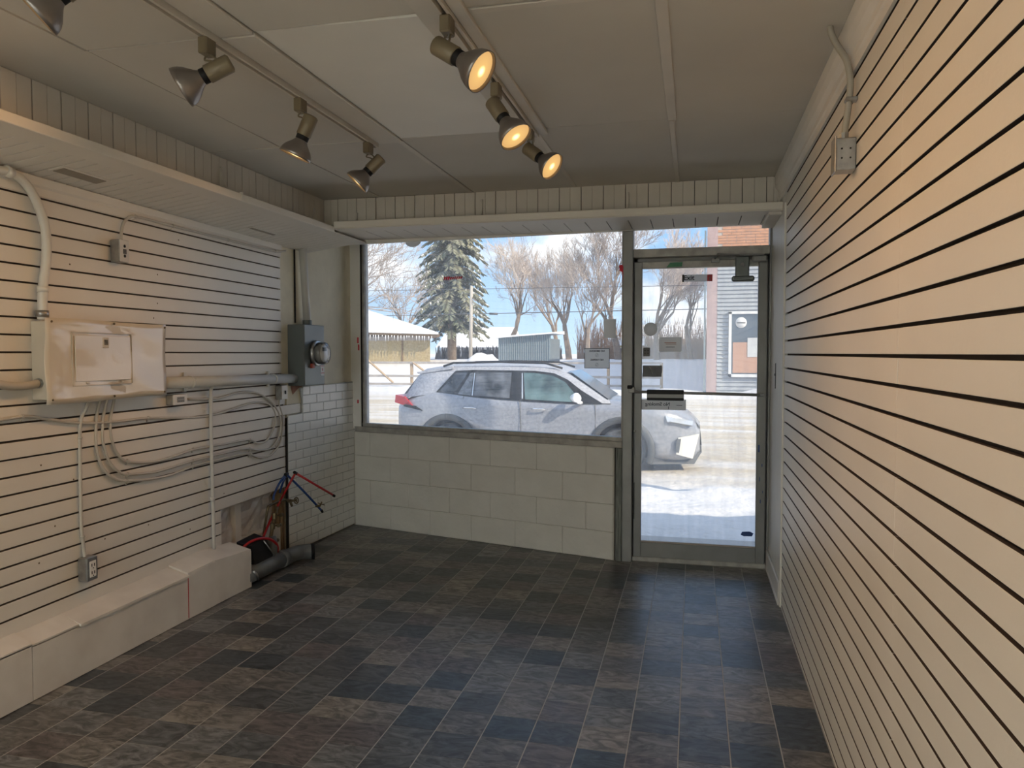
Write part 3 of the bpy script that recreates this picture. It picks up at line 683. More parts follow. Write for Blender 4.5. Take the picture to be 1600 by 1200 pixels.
# small conduit to the high outlet
cable('ceiling_conduit', [(189, 376), (190, 360), (194, 347), (203, 339.5), (213, 338.5), (240, 345), (271, 353.5), (315, 364.5), (357, 375), (400, 386), (431, 393), (446, 392)], .0075, .018, M['cable'], 'thin white conduit bending from high outlet along the wall under the soffit', 'conduit', clips=((212, 338.5), (270, 353), (357, 375), (430, 392.5)))
def outlet(name, px0, py0, px1, py1, off, label, faces, vertical=True, mface=None):
    # px0..px1 span the face; box depth = off
    a = lw(px0, (py0+py1)/2, off); b = lw(px1, (py0+py1)/2, off); zt = lw((px0+px1)/2, py0, off).z; zb = lw((px0+px1)/2, py1, off).z
    u0, u1 = a.y, b.y; r = thing(name, W((u0+u1)/2, .0, zb), label, 'outlet')
    MB().bbox((.0, u0, zb), (off, u1, zt), .004, f).build('box', M['galv'], r)
    pl = MB().bbox((off, u0+.001, zb+.001), (off+.004, u1-.001, zt-.001), .002, f).build('face_plate', mface or M['galv'], r)
    cu, cz = (u0+u1)/2, (zb+zt)/2; h = zt-zb; ww = u1-u0
    if faces == 'duplex':
        q = MB().bbox((off+.004, cu-ww*.30, zb+h*.16), (off+.008, cu+ww*.30, zt-h*.16), .003, f).build('receptacle', M['white'], r)
        for dz in (-h*.16, h*.16):
            for du in (-ww*.12, ww*.12): MB().box((off+.008, cu+du-.0025, cz+dz-.006), (off+.0085, cu+du+.0025, cz+dz+.008), f).build('slot', M['ink'], q)
            MB().box((off+.008, cu-.003, cz+dz-.016), (off+.0085, cu+.003, cz+dz-.011), f).build('slot', M['ink'], q)
    if faces == 'round':
        for dz in (-h*.22, h*.22): MB().lathe([(0, .001), (.008, .001), (.008, -.002)], W(cu, off+.004, cz+dz), (1, 0, 0), 10).build('hole', M['ink'], pl)
        MB().bbox((off+.004, cu-.012, cz-.014), (off+.006, cu+.012, cz+.010), .002, f).build('receptacle', M['inkgrey'], r)
    if faces == 'side':
        q = MB().bbox((off+.004, cu-ww*.26, cz-h*.26), (off+.008, cu+ww*.26, cz+h*.26), .003, f).build('receptacle', M['signg'], r)
        for du in (-ww*.14, ww*.0, ww*.14):
            for dz in (-.008, .008): MB().box((off+.008, cu+du-.004, cz+dz-.003), (off+.0085, cu+du+.002, cz+dz+.003), f).build('slot', M['ink'], q)
    if faces == 'switch':
        MB().bbox((off+.004, cu-.006, cz-.012), (off+.012, cu+.006, cz+.012), .002, f).build('toggle', M['ink'], r)
    return r
outlet('wall_outlet', 186.5, 375, 201, 410, .055, 'small metal outlet box high on the left wall with pale face', 'round', mface=M['signw'])
outlet('wall_outlet', 270, 616, 292, 632.5, .045, 'small outlet box lying sideways below the right corner of the breaker panel', 'side', mface=M['white'])
outlet('wall_outlet', 135, 870, 152, 907, .05, 'galvanised outlet box with white double socket low on the left wall', 'duplex')
outlet('switch_box', 440, 602, 449, 624, .05, 'small metal switch box under the thick horizontal pipe beside the brick sheet', 'switch', mface=M['white'])
# loose cables
G = 'white cables looping across the left wall'
cable('power_cable', [(140, 622, .03), (134, 640, .02), (127.5, 652), (125, 670), (125, 700), (125.5, 760), (127, 820), (130, 850), (132, 872)], .0085, .014, M['cable'], 'ribbed cable dropping from breaker panel to the low double socket', 'cable', clips=((125, 684, False), (129, 838, False)), ribs=True)
cable('power_cable', [(179, 622, .03), (174, 645), (172, 662), (174, 685), (183, 708), (199, 721), (236, 722), (270, 714), (302, 702.5), (350, 694), (378, 688.5), (391, 687.5), (403, 692.5), (417, 688), (428, 668), (430, 648), (423, 634), (410, 629), (393, 629.5), (370, 637), (335, 648), (300, 652.5), (232, 653.5), (180, 659), (125, 661), (75, 655), (35, 651), (-40, 664)], .0072, .012, M['cable'], 'white cable making the innermost loop below the breaker panel', 'cable', clips=((199, 720), (302, 702), (391, 687.5), (232, 653), (35, 651)))
cable('power_cable', [(168, 622, .03), (162.5, 645), (160, 665), (161, 692), (171, 722), (186, 737), (200, 741), (240, 738), (270, 730), (302, 720), (350, 708), (378, 702), (390, 701.5), (407, 703.5), (425, 699), (437, 678), (438, 655), (428, 633), (410, 618), (390, 612.5), (370, 614), (348, 620.5), (330, 623.5), (292, 623.5)], .0072, .013, M['cable'], 'white cable making the middle loop and ending at the sideways outlet', 'cable', clips=((200, 741), (302, 720), (390, 701.5)))
cable('power_cable', [(158, 622, .03), (152, 645), (150, 665), (150.5, 700), (160, 730), (177, 747), (199, 751.5), (236, 748.5), (270, 741), (303, 728), (350, 716), (378, 709.5), (390, 709.5), (405, 715), (424, 710), (438, 690), (441.5, 655), (436, 632), (437, 622)], .0072, .012, M['cable'], 'white cable making the outermost loop and ending at the switch box', 'cable', clips=((199, 751), (303, 728), (390, 709.5)))
vc = thing('vertical_conduit', W(3.93, .01, .3), 'thin grey vertical conduit from the thick pipe down to the plinth box', 'conduit')
Q = bez([lw(335, 588, .06), lw(334.5, 597, .058), lw(330.5, 606, .03), lw(329.5, 618, .026), lw(330, 680, .026), lw(332.5, 780, .026), lw(334.5, 858, .026)], 5)
MB().tube(Q, .0115, 10).build('pipe', M['pvcw'], vc)
P = lw(332, 780, .026); MB().tube([P-Vector((0, 0, .012)), P+Vector((0, 0, .012))], .0145, 10).build('coupling', M['pvcw'], vc)
# right wall junction box with conduit
jb = thing('junction_box', (XR-.03, 2.66, 2.06), 'dark metal junction box with flexible conduit high on the right slatted wall', 'junction box')
MB().bbox((XR-.062, 2.655, 2.065), (XR, 2.715, 2.17), .003).build('box', M['galv'], jb)
MB().bbox((XR-.066, 2.648, 2.060), (XR-.060, 2.722, 2.176), .002).build('cover', M['galv'], jb)
for dx in (.018, .044):
    for dz in (.075, .045): MB().lathe([(0, -.0012), (.003, -.0012), (.003, .001)], (XR-.062+dx, 2.655, 2.06+dz), (0, 1, 0), 8).build('knockout', M['ink'], jb)
Q = bez([(XR-.034, 2.68, 2.17), (XR-.028, 2.675, 2.235), (XR-.022, 2.665, 2.30), (XR-.022, 2.66, 2.36), (XR-.032, 2.67, 2.42), (XR-.055, 2.685, 2.47), (XR-.075, 2.69, 2.515), (XR-.080, 2.69, 2.541)], 6)
MB().tube(Q, .0105, 10).build('conduit', M['galv'] if False else mat('grey_flex', (.38, .36, .31), .5, var=.1), jb)
MB().tube([Vector((XR-.034, 2.68, 2.17)), Vector((XR-.034, 2.68, 2.19))], .014, 8, smooth=False).build('connector', M['galv'], jb)
MB().bbox((XR-.036, 2.645, 2.285), (XR, 2.68, 2.297), .002).build('clip', M['galv'], jb)

# ================================================================== PLUMBING
def pip(name, pts, r, m, label, cat='pipe', n=10, sm=True):
    P = bez(pts, 5) if sm else pts; root = thing(name, P[0], label, cat); MB().tube(P, r, n).build('tube', m, root); return root
def fit(P, ax, r, l, m, root, name='fitting'): 
    P = Vector(P); ax = Vector(ax).normalized(); return MB().tube([P-ax*l/2, P+ax*l/2], r, 8, smooth=False).build(name, m, root)
e1 = lw(461.5, 739, .16)
rp = pip('water_pipe', [e1, lw(523, 775, .30)], .008, M['redpipe'], 'red water pipe sloping down to the right from its elbow over the brick sheet', sm=False)
rq = pip('water_pipe', [lw(461, 740, .16), lw(438, 782, .03)], .008, M['redpipe'], 'red water pipe sloping down left from the elbow to the dark wall opening', sm=False)
fit(e1, (0, 1, -.5), .012, .03, M['black'], rp, 'elbow'); fit(lw(521.5, 774.5, .30), Vector(lw(523, 775, .3))-e1, .0095, .02, M['black'], rp, 'end_cap')
e2 = lw(447.5, 741, .10)
bp2 = pip('water_pipe', [e2, lw(475, 768, .17), lw(504, 799.5, .24)], .008, M['bluepipe'], 'blue water pipe sloping down right in front of the brick sheet')
fit(e2, (0, 1, 0), .012, .03, M['black'], bp2, 'elbow'); fit(lw(503, 798.5, .24), (0, .2, -.2), .0095, .022, M['black'], bp2, 'end_cap')
vv = MB().tube([lw(494, 791, .22), lw(500, 790, .26)], .009, 8); vv.tube([lw(500, 790, .26), lw(503, 784, .27)], .005, 6); vv.tube([lw(497, 786, .24), lw(507, 789, .25)], .004, 6); vv.build('stop_valve', M['brass'], bp2)
bp3 = pip('water_pipe', [lw(445, 743, .09), lw(440, 750, .07), lw(434, 760, .04), lw(428, 774, .03), lw(427.5, 781, .03)], .008, M['bluepipe'], 'short blue water pipe bending down at the edge of the wall opening')
bp4 = pip('water_pipe', [lw(446, 745, .05), lw(441, 757, .03), lw(437, 770, .0)], .008, M['bluepipe'], 'second short blue pipe right behind the bent blue pipe')
br = pip('brass_pipe', [lw(411, 840, -.02), lw(415, 815, .0), lw(418.5, 794, .01), lw(421, 790.5, .01), lw(430, 786, .01), lw(444, 781, .02), lw(452, 782, .05)], .0085, M['brass'], 'tarnished brass pipe bending from the wall opening to a hose tap', 'pipe')
tp = thing('hose_tap', lw(456, 783, .08), 'brass hose tap with round handwheel sticking out beside the brick sheet', 'tap')
a_, b_ = lw(449, 783, .05), lw(463, 782, .13)
MB().tube([a_, a_.lerp(b_, .35), a_.lerp(b_, .5), b_], [.009, .013, .009, .006], 10).tube([a_.lerp(b_, .3), a_.lerp(b_, .3)+Vector((.01, .01, -.04))], .009, 8).build('body', M['brass'], tp)
hw = MB(); ax = (b_-a_).normalized(); s1 = ax.cross(Vector((0, 0, 1))).normalized(); s2 = ax.cross(s1)
ring = [b_+(s1*math.cos(t)+s2*math.sin(t))*.022 for t in [i*math.pi/7 for i in range(15)]]; hw.tube(ring, .004, 6)
for k in range(3): a = k*math.pi/3; hw.tube([b_+(s1*math.cos(a)+s2*math.sin(a))*.022, b_-(s1*math.cos(a)+s2*math.sin(a))*.022], .003, 6)
hw.build('handwheel', M['brass'], tp)
rr = pip('water_pipe', [lw(437, 784, .02), lw(431, 797, .01), lw(423, 812, .0), lw(416, 828, .0), lw(409, 846, .02), lw(405, 862, .05)], .0085, M['redpipe'], 'red water pipe running down inside the wall opening behind the dark valves')
pip('water_pipe', [lw(376, 860, .06), lw(385, 851, .08), lw(397, 844, .10), lw(412, 841, .12), lw(425, 844, .13), lw(433, 852, .13), lw(433.5, 862, .12), lw(430, 872, .10)], .009, M['redpipe'], 'red pipe arching low over the black box at the end of the plinth', 'pipe')
vs_ = thing('valve_stack', lw(423, 850, .02), 'stack of dark brass valves standing in the wall opening', 'valve')
q = MB().tube([lw(433, 792, .04), lw(428, 810, .04), lw(423, 840, .06), lw(420, 872, .09)], .013, 8)
q.build('riser', M['brass'], vs_)
for (x_, y_) in ((429, 806), (426, 822), (422, 846)):
    P = lw(x_, y_, .055); MB().tube([P-Vector((0, 0, .02)), P+Vector((0, 0, .02))], .017, 8, smooth=False).tube([P, P+Vector((.03, .035, 0))], .006, 6).tube([P+Vector((.03, .02, 0)), P+Vector((.03, .05, 0))], .013, 8).build('valve', M['brass'], vs_)
tag(MB().tube([lw(439, 802, -.03), lw(438, 815, -.03), lw(438, 832, -.03)], .016, 8).build('foam_sleeve', M['yellow']), 'yellow foam sleeve on a pipe beside the dark stud in the opening', 'pipe insulation')
bxz = thing('access_box', lw(395, 866, .08), 'black plastic box behind the end of the white plinth box', 'box')
MB().hexa([(-2.83, 4.27, .10), (-2.73, 4.30, .08), (-2.73, 4.52, .08), (-2.83, 4.52, .10), (-2.83, 4.24, .27), (-2.75, 4.28, .24), (-2.74, 4.44, .255), (-2.83, 4.44, .28)]).build('shell', M['black'], bxz)
MB().tube([(-2.735, 4.40, .245), (-2.715, 4.50, .12)], .004, 6).build('strap', M['galv'], bxz)
dp = thing('drain_pipe', (-2.70, 4.5, .0), 'grey drain pipe with black elbow lying on the floor past the plinth box', 'pipe')
MB().tube([(-2.75, 4.19, .062), (-2.745, 4.40, .062), (-2.735, 4.66, .064)], .055, 18).build('pipe', M['abs'], dp)
MB().tube([(-2.738, 4.60, .064), (-2.735, 4.66, .064)], .060, 18).build('hub', M['abs'], dp)
MB().tube(bez([(-2.735, 4.66, .060), (-2.73, 4.76, .062), (-2.70, 4.84, .060), (-2.645, 4.885, .055)], 6), .053, 18).build('elbow', M['abs'], dp)
MB().tube([(-2.655, 4.88, .055), (-2.635, 4.892, .055)], .056, 18).build('hub', M['black'], dp)
MB().tube([(-2.775, 4.55, .06), (-2.77, 4.56, .18), (-2.79, 4.57, .22)], .038, 14).build('branch', M['abs'], dp)
MB().tube([(-2.70, 4.215, .10), (-2.688, 4.24, .07), (-2.69, 4.26, .03)], .008, 8).build('bolt', M['galv'], dp)
tg = thing('wall_stub', lw(352, 880, 0), 'small capped pipe stub poking out above the plinth near the opening', 'pipe')
MB().tube([lw(352, 893-32, -.06), lw(354, 868, .0)], .013, 8).tube([lw(350, 878, -.03), lw(356, 866, .02)], .010, 8).build('stub', M['galv'], tg)

# ================================================================== TRACK LIGHTING
for X, lab, yend in ((-1.582, 'left ceiling track, beige channel holding four spot lamps', 3.61), (-.755, 'right ceiling track, beige channel holding four spot lamps', 3.62)):
    r = thing('lighting_track', (X, 1.5, CZ-.02), lab, 'track')
    c = MB(); z0, z1 = CZ-.024, CZ-.001
    c.box((X-.018, -2.6, z0), (X-.008, yend, z1)); c.box((X+.008, -2.6, z0), (X+.018, yend, z1)); c.box((X-.018, yend, z0), (X+.018, yend+.006, z1))
    c.build('channel', M['batten'], r)
    MB().box((X-.0078, -2.6, z1-.004), (X+.0078, yend, z1)).build('contact_strip', M['dark'], r)
def spot(X, Y, back, dirv, Ln, label, group, W_=LAMP_W, side=1):
    z = CZ-.024; r = thing('track_lamp', (X, Y, z), label, 'lamp', group); d = Vector(dirv).normalized(); bk = Vector(back)
    MB().bbox((X-.017, Y-.028, z-.052), (X+.017, Y+.028, z+.003), .004).build('track_adapter', M['olive'], r)
    sc = bk+d*.03
    q = MB(); st = Vector((X, Y, z-.05)); md = Vector((X, Y, z-.05)).lerp(sc, .5)+Vector((0, -.0, -.0))
    q.tube(bez([st, st+Vector((-.012*side, .004, -.014)), md+Vector((-.006*side, 0, 0)), sc], 5), .0035, 6); q.tube(bez([st+Vector((.012*side, 0, 0)), md+Vector((.012*side, 0, .004)), sc+Vector((.008*side, 0, 0))], 4), .0035, 6)
    q.build('stem', M['olive'], r)
    MB().lathe([(0, -.008), (.022, -.008), (.029, -.003), (.030, .0), (.030, .078), (.028, .080), (0, .080)], bk, d, 22).build('socket', M['olive'], r)
    MB().lathe([(.026, .078), (.026, .098), (.022, .100)], bk, d, 20).build('neck_ring', M['black'], r)
    R = .066; p = [(.022, .094), (.026, .104), (.030, .112), (.040, .126), (.052, .142), (.060, .158), (.064, .172), (R, .186)]
    k = (Ln+.005-.094)/(.186-.094); p = [(a, .094+(b-.094)*k) for a, b in p]
    MB().lathe(p+[(R-.003, p[-1][1])]+[(a-.002, b) for a, b in p[::-1]], bk, d, 30).build('shade', M['shade'], r)
    tip = p[-1][1]
    bl = MB().lathe([(.0, tip-.003), (.02, tip-.0035), (.045, tip-.006), (.060, tip-.010), (.0605, tip-.014), (.054, tip-.030)][::-1], bk, d, 26).build('bulb', bulbm(bk+d*(tip-.003)), r)
    L_ = bpy.data.lights.new('lamp_light', 'SPOT'); L_.energy = W_; L_.color = LAMP_COL; L_.spot_size = math.radians(115); L_.spot_blend = .9; L_.shadow_soft_size = .045
    lo = bpy.data.objects.new('lamp_light', L_); COL.objects.link(lo); lo.parent = r; p0 = bk+d*(tip+.002); lo.location = p0-Vector(r.location); lo.rotation_euler = (-d).to_track_quat('Z', 'Y').to_euler()
    return r
def bulbm(c):
    m = bpy.data.materials.new('lit_bulb'); m.use_nodes = True; nt = m.node_tree; nt.nodes.clear(); L = nt.links.new
    o = N(nt, 'ShaderNodeOutputMaterial'); e = N(nt, 'ShaderNodeEmission'); g = N(nt, 'ShaderNodeNewGeometry')
    ds = N(nt, 'ShaderNodeVectorMath', operation='DISTANCE'); ds.inputs[1].default_value = c; L(g.outputs['Position'], ds.inputs[0])
    mr = N(nt, 'ShaderNodeMapRange'); mr.inputs[1].default_value = .006; mr.inputs[2].default_value = .055
    cr = N(nt, 'ShaderNodeValToRGB'); cr.color_ramp.elements[0].color = (1.0, .82, .40, 1); cr.color_ramp.elements[1].color = (.80, .46, .17, 1)
    e2 = cr.color_ramp.elements.new(.28); e2.color = (.95, .58, .20, 1)
    ms = N(nt, 'ShaderNodeMapRange'); ms.inputs[1].default_value = 0; ms.inputs[2].default_value = .3; ms.inputs[3].default_value = 1.6; ms.inputs[4].default_value = .72
    L(ds.outputs['Value'], mr.inputs[0]); L(mr.outputs[0], cr.inputs[0]); L(mr.outputs[0], ms.inputs[0]); L(cr.outputs[0], e.inputs[0]); L(ms.outputs[0], e.inputs[1]); L(e.outputs[0], o.inputs[0])
    return m
GL, GR = 'spot lamps on the left track', 'spot lamps on the right track'
XLt, XRt = -1.582, -.755
spot(XLt, 1.64, (-1.565, 1.72, 2.475), (-.66, -.35, -.68), .165, 'track lamp cut by the top left corner of the photo, shade pointing left', GL)
spot(XLt, 2.248, (-1.50, 2.248, 2.430), (-.80, -.28, -.46), .170, 'left track lamp with its shade pointing far left, its socket almost level', GL)
spot(XLt, 2.861, (-1.535, 2.861, 2.440), (-.40, -.06, -.90), .165, 'left track lamp hanging nearly straight down, yellow rim showing', GL)
spot(XLt, 3.528, (-1.515, 3.528, 2.436), (-.66, -.22, -.70), .165, 'left track lamp nearest the window, silvery shade tilted down left', GL)
spot(XRt, 1.67, (-.81, 1.63, 2.445), (.78, -.20, -.58), .18, 'right track lamp at the top edge of the photo, only its glowing face showing', GR)
spot(XRt, 2.281, (-.785, 2.270, 2.430), (.82, -.12, -.55), .180, 'biggest glowing track lamp, dark shade aimed at the right wall', GR)
spot(XRt, 2.883, (-.768, 2.875, 2.446), (.55, -.22, -.80), .185, 'glowing track lamp pointing mostly down, middle of the right track', GR)
spot(XRt, 3.504, (-.768, 3.500, 2.433), (.75, -.27, -.60), .168, 'glowing track lamp on the right track nearest the shop window', GR)
for yy, nm_ in ((1.0, 'first'), (.3, 'second'), (-.5, 'third'), (-1.3, 'last')):
    spot(XRt, yy, (XRt-.02, yy, 2.44), (.8, -.1, -.56), .175, nm_+' glowing lamp behind the camera on the right track', GR, W_=LAMP_W*.35)
    spot(XLt, yy, (XLt+.05, yy, 2.44), (-.75, -.1, -.6), .17, nm_+' glowing lamp behind the camera on the left track', GL)

for X in (-2.2, -1.2):  # unseen tubes, added behind the camera to brighten the interior
    r = thing('added_fill_tube', (X, -3.9, CZ-.06), ('left' if X < -2 else 'right')+' one of two unseen ceiling tubes added behind the camera as fill light', 'lamp', 'unseen tubes added as fill light')
    MB().bbox((X-.08, -4.5, CZ-.035), (X+.08, -3.3, CZ-.001), .01).build('housing', M['white'], r)
    MB().tube([(X, -4.45, CZ-.055), (X, -3.35, CZ-.055)], .016, 10).build('tube', mat('fill_tube_glow', (1, 1, 1), emis=(1, .96, .9), estr=.8), r)
    L_ = bpy.data.lights.new('fill_tube_light', 'AREA'); L_.shape = 'RECTANGLE'; L_.size = .12; L_.size_y = 1.1; L_.energy = FILL_TUBE_W; L_.color = (.90, .97, 1)
    lo = bpy.data.objects.new('fill_tube_light', L_); COL.objects.link(lo); lo.location = (X, -3.9, CZ-.075)

# ================================================================== SIGNS AND STICKERS
YD = 5.3965
def sticker(name, x0, z0, x1, z1, m, label, cat='sticker', y=YD):
    r = thing(name, ((x0+x1)/2, y, z0), label, cat); MB().bbox((x0, y-.0012, z0), (x1, y, z1), .0004).build('sheet', m, r); return r
ex = sticker('exit_sign', -.078, 1.968, .121, 2.016, M['papd'], 'grey strip sign reading Exit at the top of the glass door', 'sign')
text('lettering', 'Exit', .046, M['ink'], ex, (-.038, YD-.0016, 1.994), (1, 0, 0), sx=1.05)
MB().box((.085, YD-.0018, 1.970), (.119, YD-.0012, 2.014)).build('red_symbol', M['inkred'], ex)
MB().prism([(.098, YD-.0022, 1.975), (.106, YD-.0022, 1.975), (.106, YD-.0022, 2.0), (.098, YD-.0022, 2.0)], (0, .0003, 0)).build('arrow', M['papg'], ex)
MB().bbox((-.083, YD-.0014, 1.966), (-.070, YD-.0006, 2.018), .0003).build('black_end', M['ink'], ex)
ns = sticker('no_smoking_notice', -.375+.02, 1.076, -.05, 1.150, M['pap'], 'notice on the door glass under the push bar, No Smoking seen from behind', 'sign')
text('lettering', 'No Smoking', .034, M['inkgrey'], ns, (-.245, YD-.0016, 1.116), (1, 0, 0), mirror=True)
MB().box((-.115, YD-.0016, 1.108), (-.075, YD-.0012, 1.112)).build('small_print', M['inkgrey'], ns)
MB().bbox((-.171, YD-.0018, 1.082), (-.167, YD-.0012, 1.10), .0002).build('arrow_mark', M['ink'], ns)
MB().lathe([(0, 0), (.0475, 0), (.0475, .001), (0, .001)], (-.297, YD-.001, 1.642), (0, 1, 0), 24).build('disc', M['pap'], thing('round_sticker', (-.297, YD, 1.6), 'round beige sticker with a small leaf tab on the door glass', 'sticker'))
rs = bpy.data.objects['round_sticker']; MB().prism([(-.275, YD-.0008, 1.675), (-.248, YD-.0008, 1.692), (-.255, YD-.0008, 1.66)], (0, .0006, 0)).build('tab', M['pap'], rs)
st = sticker('beige_card', -.237, 1.484, -.083, 1.586, M['pap'], 'beige rectangular card on the door glass with faint orange lines', 'sticker')
for k, z in enumerate((1.548, 1.538)): MB().box((-.20+k*.008, YD-.0016, z-.003), (-.12, YD-.0012, z+.001)).build('print_line', mat('faint_orange', (.45, .22, .13), .6), st)
MB().box((-.19, YD-.0016, 1.515), (-.13, YD-.0012, 1.519)).build('print_line', M['inkgrey'], st)
sd = sticker('dotted_sticker', -.347, 1.452, -.300, 1.513, M['inkgrey'], 'small dark square sticker with four dots on the door glass', 'sticker')
for dx in (-.010, .010):
    for dz in (-.010, .010): MB().box((-.3235+dx-.004, YD-.0017, 1.483+dz-.004), (-.3235+dx+.004, YD-.0012, 1.483+dz+.004)).build('dot', M['ink'], sd)
sk = sticker('hours_sticker', -.349, 1.335, -.215, 1.388, M['signd'], 'wide black sticker with white scratch above the push bar', 'sticker')
MB().bbox((-.352, YD-.0013, 1.308), (-.219, YD-.0003, 1.335), .0003).build('lower_strip', M['signd'], sk)
MB().prism([(-.305, YD-.0017, 1.378), (-.29, YD-.0017, 1.376), (-.287, YD-.0017, 1.355), (-.282, YD-.0017, 1.33), (-.290, YD-.0017, 1.35)], (0, .0004, 0)).build('scratch', M['papg'], sk)
# on the shop window
wn_ = thing('no_smoking_sign', B(2.21, -.038, 1.365), 'square grey no smoking sign on the shop window, seen from behind', 'sign')
go = -.0395
MB().bbox((2.116, go, 1.367), (2.306, go+.0012, 1.508), .0004, g).build('sheet', M['papg'], wn_)
fr = MB()
for a, b in (((2.114, 1.365), (2.118, 1.510)), ((2.304, 1.365), (2.308, 1.510)), ((2.114, 1.365), (2.308, 1.369)), ((2.114, 1.506), (2.308, 1.510))): fr.box((a[0], go+.001, a[1]), (b[0], go+.0018, b[1]), g)
fr.build('border', M['inkgrey'], wn_)
for s_, z in (('NO SMOKING', 1.489), ('NO VAPING', 1.426)): text('lettering', s_, .0185, M['ink'], wn_, B(2.211, go+.0018, z), BD, mirror=True)
for z in (1.46, 1.392):
    ring = [B(2.211+.011*math.cos(t), go+.0015, z+.011*math.sin(t)) for t in [i*math.pi/8 for i in range(17)]]; MB().tube(ring, .0008, 4).tube([B(2.203, go+.0015, z-.008), B(2.219, go+.0015, z+.008)], .0008, 4).build('pictogram', M['inkgrey'], wn_)
tag(MB().bbox((2.262, go, 1.582), (2.353, go+.0012, 1.716), .0004, g).build('faded_notice', M['pap']), 'faded beige notice near the right edge of the shop window', 'sign')
tag(MB().prism([(2.395, 2.088), (2.418, 2.092), (2.424, 2.075), (2.434, 2.07), (2.434, 1.972), (2.426, 1.972), (2.422, 2.04), (2.40, 2.045)] and [(2.385, -.012, 2.088), (2.408, -.012, 2.092), (2.418, -.012, 2.075), (2.424, -.012, 2.07), (2.424, -.012, 1.972), (2.416, -.012, 1.972), (2.410, -.012, 2.04), (2.39, -.012, 2.05)], (0, .0015, 0), g).build('red_tape', M['red']), 'strip of bright red tape at the window edge beside the door mullion', 'tape')
sm_ = MB(); uu = .897
for k in range(9):
    a = .897+k*.0195; sm_.prism([(a, go, 2.052+random.uniform(0, .012)), (a+.012, go, 2.06), (a+.022, go, 2.078+random.uniform(0, .008)), (a+.004, go, 2.075+.01*(k < 3))], (0, .001, 0), g)
tag(sm_.build('red_smear', M['red']), 'ragged smear of red tape high on the shop window', 'tape')
tag(MB().prism([(.60+.013*math.cos(a)*6, go, 2.384+.045*math.sin(a)) for a in [math.pi+i*math.pi/8 for i in range(9)]], (0, .0012, 0), g).build('dried_glue_patch', M['pap']), 'beige half-round patch stuck at the top of the window', 'sticker')
jp = MB()
for (a, z, h) in ((.045, 1.56, .05), (.052, 1.50, .05), (.04, 1.05, .03)): jp.bbox((a, .0055, z), (a+.016, .0075, z+h), .002, g)
tag(jp.build('red_paint_dabs', M['red']), 'red paint dabs on the white jamb left of the window', 'paint')

# ================================================================== OUTSIDE
M['snow'] = mat('snow', (.86, .86, .86), .7, bump=.5, bscale=6)
def snow_mat():
    m = bpy.data.materials.new('snow_and_road'); m.use_nodes = True; nt = m.node_tree; b = nt.nodes['Principled BSDF']; L = nt.links.new
    g_ = N(nt, 'ShaderNodeNewGeometry'); s = N(nt, 'ShaderNodeSeparateXYZ'); L(g_.outputs['Position'], s.inputs[0])
    n = N(nt, 'ShaderNodeTexNoise'); n.inputs['Scale'].default_value = .6; n.inputs['Detail'].default_value = 8; mp = N(nt, 'ShaderNodeMapping'); mp.inputs['Scale'].default_value = (.5, 2.2, 1); L(g_.outputs['Position'], mp.inputs[0]); L(mp.outputs[0], n.inputs[0])
    a = N(nt, 'ShaderNodeMapRange'); a.inputs[1].default_value = 9.6; a.inputs[2].default_value = 11.0
    c = N(nt, 'ShaderNodeMapRange'); c.inputs[1].default_value = 33; c.inputs[2].default_value = 27
    mu = N(nt, 'ShaderNodeMath', operation='MULTIPLY'); L(s.outputs[1], a.inputs[0]); L(s.outputs[1], c.inputs[0]); L(a.outputs[0], mu.inputs[0]); L(c.outputs[0], mu.inputs[1])
    nr = N(nt, 'ShaderNodeMapRange'); nr.inputs[1].default_value = .32; nr.inputs[2].default_value = .6; nr.inputs[3].default_value = .25; nr.inputs[4].default_value = 1; L(n.outputs[0], nr.inputs[0])
    m2 = N(nt, 'ShaderNodeMath', operation='MULTIPLY'); L(mu.outputs[0], m2.inputs[0]); L(nr.outputs[0], m2.inputs[1])
    mx = N(nt, 'ShaderNodeMixRGB'); mx.inputs[1].default_value = (.76, .75, .75, 1); mx.inputs[2].default_value = (.56, .48, .36, 1); L(m2.outputs[0], mx.inputs[0]); L(mx.outputs[0], b.inputs['Base Color'])
    b.inputs['Roughness'].default_value = .75
    n2 = N(nt, 'ShaderNodeTexNoise'); n2.inputs['Scale'].default_value = 5; n2.inputs['Detail'].default_value = 6; L(g_.outputs['Position'], n2.inputs[0])
    bp = N(nt, 'ShaderNodeBump'); bp.inputs['Strength'].default_value = .8; bp.inputs['Distance'].default_value = .06; L(n2.outputs[0], bp.inputs['Height']); L(bp.outputs[0], b.inputs['Normal'])
    return m
from mathutils import noise as mn
def gz(x, y):
    def ss(a, b, t): t = min(1, max(0, (t-a)/(b-a))); return t*t*(3-2*t)
    z = -.13-.16*ss(7.5, 10.4, y)
    z += .16*math.exp(-((y-9.1)/.35)**2)*(.6+.8*mn.noise(Vector((x*1.6, y*2, 3))))*(1 if x > -1.5 else .7)
    z += .04*mn.noise(Vector((x*2.2, y*2.2, 0)))*ss(5.6, 6.5, y)*(1-ss(10, 12, y))+.02*mn.noise(Vector((x*6, y*6, 1)))*(1-ss(10, 12, y))*ss(5.6, 6.2, y)
    z += .05*mn.noise(Vector((x*.8, y*.8, 5)))*ss(28, 34, y)
    z += 1.28*ss(38.5, 47, y)
    z += .35*math.exp(-((y-33.5)/1.0)**2)*(.4+.6*mn.noise(Vector((x*.5, 0, 9))))*(0 if -11 < x < -7.5 else 1)
    z += 1.66*math.exp(-((x+9.25)/1.15)**4-((y-33)/1.2)**4)*(1+.16*mn.noise(Vector((x*2.5, y, 4))))
    return z
ysg = [5.47+i*.09 for i in range(60)]+[10.9+i*.6 for i in range(34)]+[31.2+i*.3 for i in range(62)]+[50+i*5 for i in range(20)]+[160, 260, 400]
